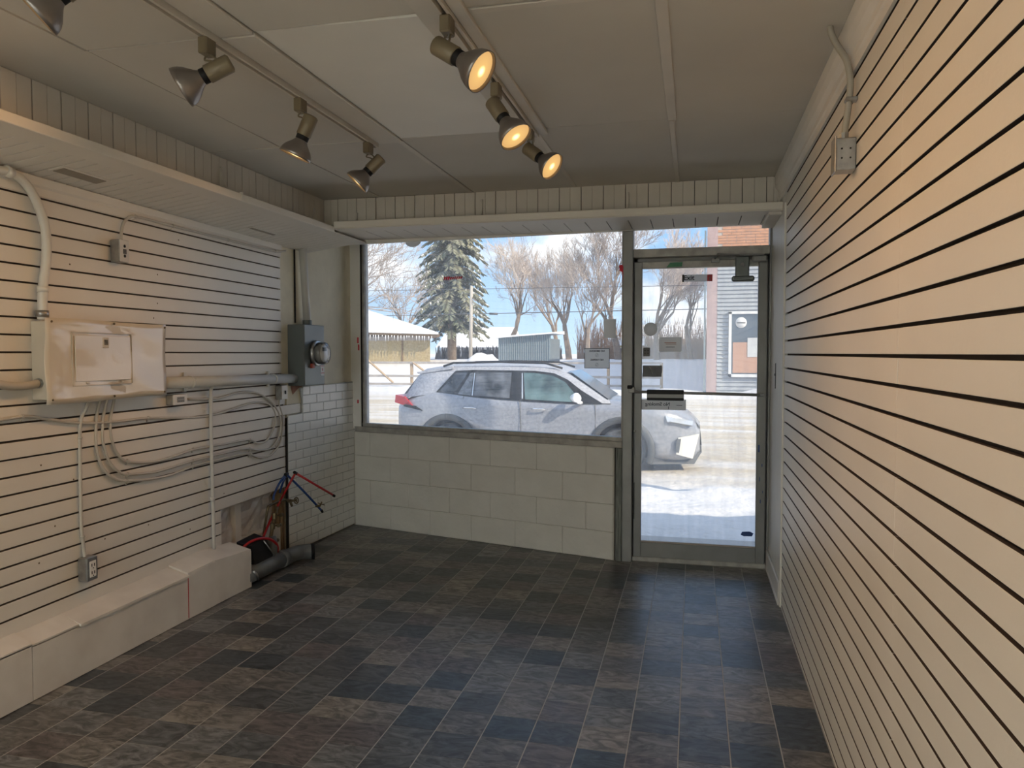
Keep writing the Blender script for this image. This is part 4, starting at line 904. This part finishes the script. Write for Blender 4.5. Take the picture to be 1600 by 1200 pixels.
xsg = [-200, -120, -80]+[-60+i*3 for i in range(9)]+[-34+i*1 for i in range(22)]+[-12+i*.25 for i in range(28)]+[-5+i*.14 for i in range(60)]+[3.5+i*.8 for i in range(20)]+[22, 30, 45, 70, 110, 180]
gm = MB(); vs = [(x, y, gz(x, y)) for y in ysg for x in xsg]; nx = len(xsg)
gm.add(vs, [(j*nx+i, j*nx+i+1, (j+1)*nx+i+1, (j+1)*nx+i) for j in range(len(ysg)-1) for i in range(nx-1)], True)
struct(gm.build('ground', snow_mat()))

# --- car -----------------------------------------------------------
M['paint'] = mat('silver_car_paint', (.27, .28, .31), .30, .25, col2=(.36, .37, .40), vscale=22, coat=.5)
M['paintd'] = mat('frosty_car_paint', (.30, .31, .34), .5, .05, col2=(.45, .46, .50), vscale=40)
M['cargl'] = mat('car_glass', (.010, .013, .015), .12, spec=.4, col2=(.16, .17, .19), vscale=4.5)
M['frost'] = mat('frosted_glass', (.22, .23, .25), .4, col2=(.09, .10, .11), vscale=16)
M['cargf'] = mat('car_front_glass', (.13, .21, .21), .08, spec=.6, col2=(.025, .045, .045), vscale=2.6)
M['wsg'] = mat('windscreen', (.10, .16, .22), .06, spec=.9)
M['clad'] = mat('arch_cladding', (.075, .08, .085), .6, var=.2, vscale=20)
M['tyre'] = mat('snowy_tyre', (.03, .032, .035), .8, col2=(.12, .13, .14), vscale=12)
M['rim'] = mat('wheel_rim', (.30, .31, .32), .4, .6, var=.3, vscale=20)
M['tail'] = mat('tail_lamp', (.55, .01, .02), .2)
M['chrome'] = mat('bright_trim', (.75, .76, .78), .15, .9)
M['lens'] = mat('headlamp_lens', (.62, .66, .70), .08, .3, coat=1)
CX, CY, CZ0 = -4.70, 11.3, -.335
def C_(x, y, z): return (CX+x, CY+y, CZ0+z)
car = thing('car', C_(2.35, .92, 0), 'silver grey compact SUV parked on the snowy street, facing right', 'car')
HW = .925
# half sections: for station x the list of (inset from side, height) from sill to shoulder
stations = [  # x, bottom z, side inset, belt z, nose
    (.02, .45, .28, .90), (.06, .38, .14, 1.0), (.16, .34, .06, 1.06), (.40, .30, .02, 1.14), (.72, .28, .0, 1.19), (1.2, .26, 0, 1.155), (1.7, .24, .02, 1.13), (2.2, .24, .02, 1.105), (2.7, .24, .02, 1.085), (3.1, .25, .015, 1.075), (3.4, .25, 0, 1.07), (3.7, .26, 0, 1.055), (4.0, .27, .0, 1.025), (4.25, .24, .03, .99), (4.45, .22, .09, .93), (4.6, .22, .17, .86), (4.72, .23, .28, .77), (4.80, .27, .42, .66)]
def section(st):
    x, zb, ins, zt = st; h = zt-zb; s = []
    for (k, di) in ((0, .06), (.12, .015), (.30, .0), (.45, .012), (.62, .0), (.80, .006), (.93, .03), (1.0, .085)):
        s.append((ins+di, zb+h*k))
    return x, s
vs = []; fs = []; secs = [section(s) for s in stations]
top_mid = 3
for x, s in secs:
    ring = [(x, a, z) for a, z in s]
    ztop = s[-1][1]; ring += [(x, HW*.45, ztop+.03), (x, HW, ztop+.042)]
    full = ring+[(x, 2*HW-a, z) for x, a, z in ring[::-1][1:]]
    vs += [C_(*p) for p in full]
nr = len(vs)//len(secs)
for i in range(len(secs)-1):
    for k in range(nr-1): a = i*nr+k; fs.append((a, a+nr, a+nr+1, a+1))
    fs.append((i*nr+nr-1, (i+1)*nr+nr-1, (i+1)*nr, i*nr))
fs.append(tuple(range(nr))); fs.append(tuple(range((len(secs)-1)*nr, len(secs)*nr))[::-1])
body = MB().add(vs, fs, True).build('body', M['paint'], car)
# cut wheel arches
wheels = ((.93, 'rear'), (3.66, 'front'))
cutm = MB()
for x, _ in wheels:
    for (ya, yb) in ((-.1, .34), (2*HW-.34, 2*HW+.1)):
        cutm.lathe([(0, 0), (.405, 0), (.405, yb-ya), (0, yb-ya)], Vector(C_(x, ya, .37)), (0, 1, 0), 32)
cutter = cutm.build('cutter', M['black'])
md = body.modifiers.new('cut', 'BOOLEAN'); md.operation = 'DIFFERENCE'; md.object = cutter; md.solver = 'EXACT'
bpy.context.view_layer.update()
dg = bpy.context.evaluated_depsgraph_get(); nm = bpy.data.meshes.new_from_object(body.evaluated_get(dg)); body.modifiers.clear(); body.data = nm
bpy.data.objects.remove(cutter, do_unlink=True)
# greenhouse
gh = [  # x at belt, z belt, x at roof, z roof  (outline of side of cabin), as polygon points (x,z,inset)
]
def cab(x, z):  # inset of the cabin side at height z
    return .05+max(0, (z-1.08))*.42
bot = [(.20, 1.10), (.72, 1.17), (1.3, 1.14), (2.1, 1.09), (2.9, 1.06), (3.50, 1.055)]
top = [(.42, 1.52), (.80, 1.585), (1.3, 1.60), (2.1, 1.605), (2.60, 1.57), (2.86, 1.47)]
vs = []; fs = []
for (xb, zb), (xt, zt) in zip(bot, top):
    row = []
    for k in range(5):
        t = k/4; x = xb+(xt-xb)*t; z = zb+(zt-zb)*t; row.append((x, cab(x, z)+(.05 if k == 4 else 0), z))
    row += [(xt, HW*.55, zt+.035), (xt, HW, zt+.045)]
    full = row+[(x, 2*HW-a, z) for x, a, z in row[::-1][1:]]; vs += [C_(*p) for p in full]
nr = len(vs)//6
for i in range(5):
    for k in range(nr-1): a = i*nr+k; fs.append((a, a+nr, a+nr+1, a+1))
fs.append(tuple(range(nr))); fs.append(tuple(range(5*nr, 6*nr))[::-1])
MB().add(vs, fs, True).build('cabin', M['paintd'], car)
def sidep(poly, d=.006, name='side_window', m='cargl', y=None, parent=None):
    return MB().add([C_(x, cab(x, z)-d, z) for x, z in poly], [tuple(range(len(poly)))]).add([C_(x, cab(x, z)+.01, z) for x, z in poly], [tuple(range(len(poly)))[::-1]]).build(name, M[m], parent or car)
bk = sidep([(.70, 1.17), (1.30, 1.125), (2.1, 1.085), (2.9, 1.05), (3.38, 1.05), (3.05, 1.24), (2.82, 1.405), (2.60, 1.50), (2.3, 1.535), (1.3, 1.545), (1.0, 1.53)], .006, 'window_surround', 'black')
sidep([(.755, 1.19), (1.02, 1.17), (1.17, 1.42), (1.20, 1.50), (1.02, 1.50)], .010)
sidep([(1.08, 1.165), (1.30, 1.15), (1.31, 1.50), (1.25, 1.50), (1.23, 1.44)], .010, m='frost')
sidep([(1.345, 1.148), (1.93, 1.115), (1.93, 1.505), (1.35, 1.51)], .010)
sidep([(2.18, 1.10), (2.90, 1.07), (3.04, 1.10), (2.78, 1.37), (2.58, 1.465), (2.32, 1.50), (2.12, 1.505)], .010, m='cargf')
sidep([(2.125, 1.11), (2.145, 1.11), (2.105, 1.50), (2.09, 1.50)], .013, 'pillar_strip', 'lens')
sidep([(1.315, 1.148), (1.335, 1.148), (1.335, 1.50), (1.32, 1.50)], .013, 'pillar_strip', 'lens')
MB().box(C_(.25, .33, .22), C_(4.4, 1.5, .98)).build('underbody', M['rubber'], car)
# windscreen, rear glass
ws = MB().add([C_(3.42, .16, 1.10), C_(3.42, 2*HW-.16, 1.10), C_(2.80, 2*HW-.30, 1.52), C_(2.80, .30, 1.52)], [(0, 1, 2, 3)]); ws.add([C_(3.40, .16, 1.09), C_(3.40, 2*HW-.16, 1.09), C_(2.78, 2*HW-.30, 1.51), C_(2.78, .30, 1.51)], [(3, 2, 1, 0)]); 
ws.v = [(v[0]+.03, v[1], v[2]+.015) for v in ws.v]; ws.build('windscreen', M['wsg'], car)
MB().hexa([C_(.12, .25, 1.15), C_(.15, .25, 1.15), C_(.15, 1.6, 1.15), C_(.12, 1.6, 1.15), C_(.36, .30, 1.46), C_(.40, .30, 1.46), C_(.40, 1.55, 1.46), C_(.36, 1.55, 1.46)]).build('rear_glass', M['cargl'], car)
MB().hexa([C_(.36, .24, 1.475), C_(.95, .24, 1.56), C_(.95, 1.61, 1.56), C_(.36, 1.61, 1.475), C_(.34, .24, 1.505), C_(.95, .24, 1.60), C_(.95, 1.61, 1.60), C_(.34, 1.61, 1.505)]).build('spoiler', M['paintd'], car)
for yy in (.29, 2*HW-.29):
    MB().tube([C_(.78, yy, 1.60), C_(.95, yy, 1.655), C_(1.7, yy, 1.672), C_(2.45, yy, 1.655), C_(2.72, yy, 1.575)], .017, 8).build('roof_rail', M['black'], car)
# doors: shut lines and handles
dl = MB()
for pts in ([(2.10, 1.085), (2.11, .90), (2.12, .60), (2.12, .30)], [(3.26, 1.06), (3.27, .90), (3.27, .60), (3.22, .32)], [(1.20, 1.14), (1.16, 1.0), (1.20, .90), (1.33, .75)], [(1.2, .33), (2.1, .30), (3.2, .32)]):
    dl.tube([C_(x, .012 if z < 1.0 else .035, z) for x, z in pts], .006, 5)
dl.build('shut_lines', M['inkgrey'], car)
for x in (1.30, 2.40):
    q = MB().tube([C_(x-.11, .0, .955), C_(x-.06, -.03, .965), C_(x+.06, -.03, .962), C_(x+.12, .0, .945)], .012, 8).build('door_handle', M['chrome'], car)
mi = MB().tube([C_(2.93, -.05, 1.14), C_(3.0, -.13, 1.145), C_(3.03, -.20, 1.14)], [.045, .075, .06], 12).tube([C_(3.05, .03, 1.06), C_(3.03, -.10, 1.08)], .03, 8).build('mirror', M['snow'] if False else mat('white_mirror', (.85, .86, .88), .3), car)
MB().bbox(C_(1.35, -.012, .30), C_(3.25, .03, .40), .01).build('sill_cladding', M['clad'], car)
for x, nme in wheels:
    q = MB(); n_ = 20; a0 = math.radians(-25); a1 = math.radians(205); vs = []; fs = []
    for i in range(n_+1):
        a = a0+(a1-a0)*i/n_
        for (r_, y_) in ((.395, .015), (.395, -.022), (.485, -.016), (.495, .012)): vs.append(C_(x+r_*math.cos(a), y_, .37+r_*math.sin(a)))
    for i in range(n_):
        for k in range(4): fs.append((i*4+k, i*4+(k+1) % 4, (i+1)*4+(k+1) % 4, (i+1)*4+k))
    q.add(vs, fs, True).build('wheel_arch', M['clad'], car)
    for side_, yy, ax in ((0, .03, -1), (1, 2*HW-.03, 1)):
        wl_ = MB().lathe([(.20, -.10), (.31, -.11), (.345, -.085), (.352, 0), (.345, .09), (.31, .11), (.20, .10)], C_(x, yy+(.11 if side_ == 0 else -.11), .345), (0, 1, 0), 32).build('wheel', M['tyre'], car)
        if side_ == 0:
            rm = MB().lathe([(.235, -.10), (.225, -.085), (.20, -.06), (.05, -.07), (0, -.075)], C_(x, yy+.11, .345), (0, 1, 0), 24)
            rm.build('rim', M['tyre'], wl_)
            sp_ = MB()
            for k in range(5):
                a = math.pi*2*k/5+.3; sp_.tube([C_(x, yy+.035, .345), C_(x+.22*math.cos(a), yy+.02, .345+.22*math.sin(a))], .025, 6)
            sp_.build('spokes', M['rim'], wl_)
    MB().box(C_(x-.39, .05, .1), C_(x+.39, .30, .72)).build('wheel_well', M['black'], car) if False else None
# lamps and bumpers
MB().hexa([C_(.015, .10, 1.02), C_(.40, .0, .93), C_(.40, .03, .93), C_(.05, .5, 1.02), C_(.03, .10, 1.14), C_(.22, -.002, 1.12), C_(.22, .05, 1.12), C_(.06, .5, 1.14)]).build('tail_lamp', M['tail'], car)
MB().hexa([C_(.20, .005, .965), C_(.52, -.012, .90), C_(.52, .03, .90), C_(.20, .06, .965), C_(.21, .0, .995), C_(.40, -.006, .975), C_(.40, .04, .975), C_(.21, .06, .995)]).build('tail_trim', M['black'], car)
hl_ = MB().hexa([C_(4.33, .02, .80), C_(4.69, .16, .735), C_(4.66, .4, .735), C_(4.35, .3, .80), C_(4.30, .035, .885), C_(4.70, .19, .80), C_(4.64, .42, .82), C_(4.32, .3, .90)]).build('headlamp', M['lens'], car)
MB().hexa([C_(4.36, .012, .795), C_(4.68, .145, .725), C_(4.66, .4, .725), C_(4.35, .3, .79), C_(4.36, .012, .805), C_(4.69, .15, .738), C_(4.66, .4, .735), C_(4.35, .3, .80)]).build('headlamp_trim', M['inkgrey'], car)
MB().hexa([C_(4.46, .045, .32), C_(4.70, .20, .24), C_(4.68, .45, .24), C_(4.45, .4, .32), C_(4.49, .05, .56), C_(4.79, .29, .60), C_(4.70, .5, .60), C_(4.45, .4, .56)]).build('bumper_insert', mat('sunlit_cream_bumper', (.70, .69, .64), .5), car)  # sunlight on the bumper corner is put into this cream colour
MB().hexa([C_(4.45, .03, .36), C_(4.50, .055, .34), C_(4.50, .2, .34), C_(4.45, .2, .36), C_(4.47, .035, .54), C_(4.53, .07, .55), C_(4.53, .2, .55), C_(4.47, .2, .54)]).build('bumper_vent', M['clad'], car)
MB().hexa([C_(4.05, .03, .16), C_(4.72, .28, .15), C_(4.6, 1.6, .15), C_(4.05, 1.8, .16), C_(4.05, .03, .30), C_(4.83, .40, .32), C_(4.83, 1.45, .32), C_(4.05, 1.8, .30)]).build('front_lip', M['clad'], car)
MB().hexa([C_(.03, .22, .30), C_(.50, .01, .26), C_(.50, 1.84, .26), C_(.03, 1.63, .30), C_(.03, .20, .46), C_(.50, .0, .36), C_(.50, 1.85, .36), C_(.03, 1.65, .46)]).build('rear_lip', M['clad'], car)
# bonnet front / grille
MB().hexa([C_(4.74, .55, .42), C_(4.83, .6, .40), C_(4.83, 1.25, .40), C_(4.74, 1.3, .42), C_(4.70, .5, .74), C_(4.80, .55, .70), C_(4.80, 1.3, .70), C_(4.70, 1.35, .74)]).build('grille', M['black'], car)

# --- fence ---------------------------------------------------------
M['lumber'] = mat('fence_lumber', (.46, .34, .22), .8, var=.25, vscale=5)
M['lumberg'] = mat('grey_fence_lumber', (.44, .40, .36), .8, var=.2, vscale=5)
fe = thing('rail_fence', (-12, 38, -.2), 'wooden rail fence across the snowy lot behind the car', 'fence')
FXS = [-22.5+i*2.62 for i in range(9)]
for i, x in enumerate(FXS):
    MB().bbox((x-.07, 37.93, gz(x, 38)-.3), (x+.07, 38.07, 1.0), .01).build('post', M['lumber'], fe)
    if i < 8:
        for z in (.98, .27, -.16): MB().bbox((x, 37.88, z-.06), (x+2.62, 37.93, z+.06), .01).build('rail', M['lumberg'], fe)
        if i in (2, 3): MB().tube([(x+.1, 37.9, 1.15 if i == 2 else 1.0), (x+1.6, 37.9, -.1)], .06, 4, smooth=False).build('brace', M['lumber'], fe)
# --- OSB shed (pale sheathed building) -------------------------------
osb = thing('sheathed_building', (-19, 46, 1.0), 'low pale plywood-clad building with snowy roof behind the fence, at left', 'building')
M['osb'] = mat('wafer_board', (.50, .40, .22), .8, col2=(.36, .27, .13), vscale=9, bump=.3, bscale=20)
MB().hexa([(-24.5, 45, .6), (-16.1, 45, .6), (-19.2, 53, .6), (-26, 53, .6), (-24.5, 45, 2.6), (-16.1, 45, 2.5), (-19.2, 53, 2.5), (-26, 53, 2.6)]).build('wall', M['osb'], osb)
xx = -23.9
for x in (-17.95, -20.4, -22.85): MB().box((x-.05, 44.96, .9), (x+.05, 45.0, 2.3)).build('batten', M['stud'], osb)
MB().box((-24.5, 44.95, 2.28), (-16.1, 45.0, 2.55)).build('frieze', M['lumberg'], osb)
MB().hexa([(-27, 44.4, 2.82), (-15.25, 44.4, 2.50), (-18.9, 54, 2.6), (-29, 54, 2.8), (-27, 44.4, 3.04), (-15.25, 44.4, 2.66), (-18.9, 54, 2.75), (-29, 54, 3.0)]).build('roof', M['stud'], osb)
MB().add([(-27, 44.3, 3.02), (-15.3, 44.3, 2.64), (-18.9, 54, 2.74), (-30, 54, 3.0), (-27, 44.3, 3.16), (-15.3, 44.3, 2.76), (-24.4, 51, 5.05), (-31, 51, 6.6)], [(0, 1, 5, 4), (4, 5, 6, 7), (1, 2, 6, 5), (2, 3, 7, 6), (3, 0, 4, 7), (0, 3, 2, 1)]).build('snow_cover', M['snow'], osb)
ic = MB()
for k in range(46):
    x = -25+k*.205+random.uniform(-.05, .05); zt = 2.80-(x+26)*.0285; h = random.uniform(.1, .42)
    ic.tube([(x, 44.35, zt+.02), (x, 44.35, zt-h)], [.035, .004], 5)
tag(ic.build('icicles', M['snow'], osb), kind='stuff').name = 'icicle_row'
# --- metal shed ------------------------------------------------------
ms_ = thing('metal_shed', (-9.3, 42.5, 1.0), 'small blue-grey corrugated metal shed behind the snow pile', 'shed')
M['corr'] = mat('blue_grey_steel', (.24, .29, .31), .45, .3, var=.1)
n_ = 48; 
for k in range(8):
    q = MB(); 
    for j in range(3):
        x = -10.9+(k*3+j)*.127; t0 = 2.34+(k*3+j)*.0095
        q.prism([(x, 42.0, 0), (x+.03, 41.96, 0), (x+.075, 41.96, 0), (x+.105, 42.0, 0), (x+.127, 42.0, 0), (x+.127, 42.03, 0), (x, 42.03, 0)], (0, 0, t0))
    q.build('sheet', M['corr'], ms_)
MB().box((-10.9, 42.03, 0), (-7.85, 45, 2.3)).build('body', M['corr'], ms_)
MB().hexa([(-11.1, 41.7, 2.33), (-7.6, 41.7, 2.58), (-7.6, 45.2, 2.6), (-11.1, 45.2, 2.35), (-11.1, 41.7, 2.42), (-7.6, 41.7, 2.66), (-7.6, 45.2, 2.8), (-11.1, 45.2, 2.55)]).build('snowy_roof', M['snow'], ms_)

# --- houses beyond ---------------------------------------------------
def house(x0, x1, y0, y1, zb, zw, zr, mw, label, name='house'):
    r = thing(name, ((x0+x1)/2, y0, zb), label, 'house')
    MB().box((x0, y0, zb), (x1, y1, zw)).build('wall', mw, r)
    ym = (y0+y1)/2
    MB().add([(x0-.4, y0-.5, zw-.1), (x1+.4, y0-.5, zw-.1), (x1+.4, ym, zr), (x0-.4, ym, zr), (x0-.4, y1+.5, zw-.1), (x1+.4, y1+.5, zw-.1)], [(0, 1, 2, 3), (3, 2, 5, 4), (0, 3, 4), (1, 5, 2), (0, 4, 5, 1)]).build('snowy_roof', M['snow'], r)
    n = max(2, int((x1-x0)/2.5))
    for k in range(n):
        xc = x0+(k+.5)*(x1-x0)/n; fw = MB().box((xc-.5, y0-.08, zb+(zw-zb)*.35), (xc+.5, y0+.02, zb+(zw-zb)*.8)).build('window_frame', M['white'], r)
        MB().box((xc-.4, y0-.10, zb+(zw-zb)*.4), (xc+.4, y0-.08, zb+(zw-zb)*.75)).build('pane', M['cargl'], fw)
    return r
house(-6.5, 3.0, 72, 80, .9, 2.9, 4.3, mat('tan_siding', (.50, .43, .33), .8, var=.1), 'tan house with snowy roof seen through the upper door glass')
house(-26, -19.2, 76, 84, .9, 2.2, 4.3, mat('grey_siding', (.40, .40, .42), .8, var=.1), 'far house with a big snowy roof between the spruce and metal shed')
house(-5.9, -4.3, 62, 66, .9, 2.2, 2.9, mat('yellow_siding', (.55, .48, .22), .8), 'tiny yellow shed among the bare trees left of the door', 'garden_shed')
hdg = MB()
for k in range(420):
    x = random.uniform(-21, -10.5); y = random.uniform(60, 61.5); h = random.uniform(.6, 1.15)
    hdg.tube([(x, y, .9), (x+random.uniform(-.2, .2), y, 1.0+h)], [.10, .02], 3)
tag(hdg.build('hedge', mat('hedge_brown', (.10, .085, .075), .9)), 'dark leafless hedge behind the spruce trunk', 'hedge', kind='stuff')

# --- brick building at right ----------------------------------------
bb_ = thing('brick_building', (3, 35, -.3), 'brick and grey sided building across the street, seen at right through the door', 'building')
M['rbrick'] = mat('orange_brick', (.58, .30, .18), .8, var=.2, vscale=3)
M['gside'] = mat('grey_siding_boards', (.40, .42, .44), .7, var=.12, vscale=3)
M['pside'] = mat('pinkish_brick', (.50, .36, .34), .8, var=.15, vscale=3)
MB().box((1.02, 35.1, -.4), (14, 62, 7.5)).build('body', M['pside'], bb_)
MB().box((.55, 35.0, -.4), (1.0, 35.5, 7.5)).build('corner_pier', M['pside'], bb_)
MB().box((.42, 34.8, -.4), (.50, 34.88, 6.9)).build('downpipe', M['corr'], bb_)
z = -.35; k = 0
while z < 5.35:
    MB().hexa([(1.0, 34.97, z), (9, 34.97, z), (9, 35.1, z), (1.0, 35.1, z), (1.0, 35.02, z+.17), (9, 35.02, z+.17), (9, 35.1, z+.17), (1.0, 35.1, z+.17)]).build('siding_board', M['gside'], bb_); z += .178
z = 5.45
while z < 7.5:
    x = 1.0+random.choice((0, .2))
    q = MB()
    while x < 4.2: q.box((x, 35.0, z), (x+.38, 35.1, z+.105)); x += .4
    tag(q.build('brick_row', M['rbrick'], bb_)); z += .125
MB().box((1.0, 35.02, 5.3), (9, 35.1, 7.5)).build('brick_backing', mat('old_mortar', (.50, .44, .38), .9), bb_)
wf_ = MB()
for a, b in (((1.50, .42), (1.62, 3.30)), ((3.9, .42), (4.02, 3.30)), ((1.50, .42), (4.02, .54)), ((1.50, 3.20), (4.02, 3.32))): wf_.box((a[0], 34.86, a[1]), (b[0], 35.0, b[1]))
sw = wf_.build('shop_window', M['white'], bb_)
MB().box((1.62, 34.93, .54), (3.9, 34.96, 3.2)).build('pane', mat('shop_glass', (.10, .13, .16), .1, spec=.8), sw)
MB().box((1.68, 34.91, .60), (2.95, 34.93, 1.95)).build('poster', mat('orange_board', (.52, .30, .20), .7), sw)
MB().box((2.30, 34.89, 1.30), (3.2, 34.91, 2.15)).build('poster', M['signw'], sw)
MB().lathe([(0, -.0), (.24, 0), (.24, .03)], (2.02, 34.90, 2.82), (0, 1, 0), 20).build('round_sign', M['white'], sw)
MB().box((1.84, 34.885, 2.79), (2.20, 34.9, 2.84)).build('sign_band', M['inkgrey'], sw)

# --- poles and wires -------------------------------------------------
M['bark'] = mat('bark', (.30, .24, .19), .9, var=.3, vscale=3)
M['twig'] = mat('twig', (.46, .39, .34), .9, var=.2, vscale=1)
M['twigp'] = mat('pale_twig', (.70, .60, .52), .9, var=.2, vscale=1)
up_ = thing('utility_pole', (-14.35, 48, 1.0), 'thin pale utility pole standing in front of the spruce', 'pole')
MB().tube([(-14.35, 48, .9), (-14.28, 48, 5.9)], [.13, .10], 8).build('shaft', mat('pole_wood', (.48, .44, .38), .9), up_)
MB().tube([(-14.3, 48, 5.2), (-13.9, 47.8, 4.9)], .04, 5).build('bracket', M['bark'], up_)
pw = thing('street_lamp_arm', (-14.6, 48, 4.05), 'small dark transformer drum hanging on the lower wire', 'equipment')
MB().tube([(-13.05, 48, 4.07), (-12.5, 48, 4.05)], .08, 6).build('drum', M['inkgrey'], pw)
for z, s, dz, lab in ((5.70, .018, .1, 'thin upper overhead wire crossing the sky'), (4.07, .026, -.15, 'thicker lower overhead wire crossing the trees')):
    pts = [(x, 48, z-dz*((x+14)/10)*.5-.004*(10-abs(x+4))*0) for x in (-30, -14.3, -4, 6, 20)]
    tag(MB().tube(bez(pts, 5), s, 4).build('overhead_wire', M['inkgrey']), lab, 'wire')
# a pole out of view on the right whose shadow falls across the pavement
sp2 = thing('street_pole', (4.6, 7.2, -.2), 'wooden street pole standing on the pavement right of the shop', 'pole')
MB().tube([(4.6, 7.6, -.3), (4.6, 7.6, 7)], .16, 12).build('shaft', M['bark'], sp2)

# --- bare trees ------------------------------------------------------
def tree(x, y, zb, H, r0, seed, m, label, lean=0, depth=6, spread=.55, up=.18, pale=False, ln=.78, kids=(2, 3), cat='tree', group=None, name='bare_tree', trunk=.28):
    rnd = random.Random(seed); root = thing(name, (x, y, zb), label, cat, group); br = MB(); tw = MB()
    def grow(p, d, L_, r, k):
        n = 3 if k < 3 else 2; pts = [p]; q = p.copy(); dd = d.copy()
        for i in range(n):
            dd = (dd+Vector((rnd.gauss(0, .10), rnd.gauss(0, .10), rnd.gauss(0, .06)+up*.12))).normalized(); q = q+dd*(L_/n); pts.append(q.copy())
        r1 = r*.62; (br if k < 3 else tw).tube(pts, [r+(r1-r)*i/n for i in range(n+1)], 5 if k < 2 else 3, smooth=False, cap=False)
        if k >= depth: return
        for c in range(rnd.randint(*kids)+(1 if k < 3 or k >= depth-2 else 0)):
            a = rnd.uniform(0, 2*math.pi); s1 = dd.orthogonal().normalized(); s2 = dd.cross(s1)
            nd = (dd+(s1*math.cos(a)+s2*math.sin(a))*spread*rnd.uniform(.6, 1.4)+Vector((0, 0, up))).normalized()
            b0 = pts[rnd.randint(1 if k else n-1, n)] if c else pts[-1]
            grow(b0, nd, L_*ln*rnd.uniform(.75, 1.15), max(r1*.78, .011), k+1)
    grow(Vector((x, y, zb)), Vector((lean, 0, 1)).normalized(), H*trunk, r0, 0)
    br.build('trunk', m, root); tag(tw.build('twigs', M['twigp'] if pale else M['twig'], root), kind='stuff')
    return root
tg_ = 'bare trees beyond the fence'
tree(-13.9, 56, .9, 9.2, .30, 3, M['bark'], 'broad bare tree right of the utility pole, trunk splitting low', pale=True, depth=7, lean=.14)
tree(-9.4, 58, .9, 10, .28, 11, M['bark'], 'tall pale bare tree in the middle of the shop window', pale=True, depth=7, up=.28, spread=.42)
tree(-7.2, 52, .9, 8, .20, 21, M['bark'], 'bare tree right behind the metal shed', depth=6, up=.25)
tree(-5.4, 56, .9, 12, .30, 33, M['bark'], 'tall bare tree at the right edge of the shop window', depth=7, up=.22)
tree(-2.6, 56, .9, 10, .26, 47, M['bark'], 'bare tree seen through the left half of the door glass', depth=7, up=.2, pale=True)
tree(-.2, 60, .9, 9.6, .24, 53, M['bark'], 'bare tree beside the brick building, seen through the door', depth=6, up=.2, pale=True)
tree(-11.6, 66, .9, 11, .26, 61, M['bark'], 'far thin bare tree behind the metal shed', depth=6, up=.3)
tree(-17.0, 30, -.1, 9.5, .26, 77, M['bark'], 'bare tree whose branches enter the window from the left edge', depth=6, lean=.35, spread=.6, up=.12, trunk=.3)
tree(-23.5, 60, .9, 9, .25, 83, M['bark'], 'faint bare tree behind the plywood building', depth=6)
sb = MB(); rnd = random.Random(5)
for k in range(1500):
    x = rnd.uniform(-9.5, 1.5); y = rnd.uniform(62, 68); h = rnd.uniform(.8, 3.6); a = rnd.uniform(-.5, .5)
    sb.tube([(x, y, .9), (x+a*.5, y, .9+h*.5), (x+a*1.4, y, .9+h)], [.03, .02, .008], 3, smooth=False, cap=False)
tag(sb.build('brushwood', mat('reddish_brush', (.36, .23, .15), .9, var=.3, vscale=.4)), 'reddish brown brushwood thicket below the bare trees', 'bushes', kind='stuff')
# --- spruce -----------------------------------------------------------
sprt = thing('spruce_tree', (-17.6, 54, .9), 'tall dark green spruce with snow on its boughs, left in the shop window', 'tree')
MB().tube([(-17.6, 54, .5), (-17.6, 54, 8), (-17.6, 54, 17)], [.36, .26, .05], 10).build('trunk', M['bark'], sprt)
nd = MB(); sn = MB(); bs = MB(); rnd = random.Random(9)
for k in range(230):
    z = 3.2+13.3*(k/230)**1.05; R_ = 3.35*(1-(z-3)/15.5)**.62*rnd.uniform(.75, 1.1); 
    if z < 4.3: R_ *= .8
    a = k*2.399+rnd.uniform(-.3, .3); d = Vector((math.cos(a), math.sin(a), 0)); sd_ = Vector((-d.y, d.x, 0)); p0 = Vector((-17.6, 54, z)); pts = []
    for i in range(8):
        t = i/7; pts.append(p0+d*R_*t+Vector((0, 0, .10*R_*math.sin(t*3)-.42*R_*t*t+.10*R_*t**3)))
    bs.tube(pts, [.035*(1-i/8)+.006 for i in range(8)], 3, smooth=False, cap=False)
    for i in range(2, 8):
        for s_ in (-1, 1):
            for q_ in range(4):
                b0 = pts[i-1].lerp(pts[i], q_/4); Lt = (.30+.32*math.sin(math.pi*i/8))*rnd.uniform(.7, 1.2)
                tip = b0+sd_*s_*Lt*.75+d*Lt*.45+Vector((0, 0, -Lt*rnd.uniform(.35, .8))); wv = d*.05
                mid = b0.lerp(tip, .5)
                nd.add([b0-wv, b0+wv, mid+wv*1.5+Vector((0, 0, -.06)), tip, mid-wv*1.5+Vector((0, 0, -.05)), mid+Vector((0, 0, .03))], [(0, 1, 5), (1, 2, 5), (2, 3, 5), (3, 4, 5), (4, 0, 5)])
                if rnd.random() < .38:
                    u_ = Vector((0, 0, .045)); sn.add([b0-wv+u_, b0+wv+u_, mid+wv*1.2+u_, mid-wv*1.2+u_], [(0, 1, 2, 3)])
M['needle'] = mat('spruce_needles', (.15, .17, .12), .8, col2=(.27, .26, .17), vscale=.8)
bs.build('branches', M['bark'], sprt); tag(nd.build('needles', M['needle'], sprt), kind='stuff'); tag(sn.build('bough_snow', M['snow'], sprt), kind='stuff')
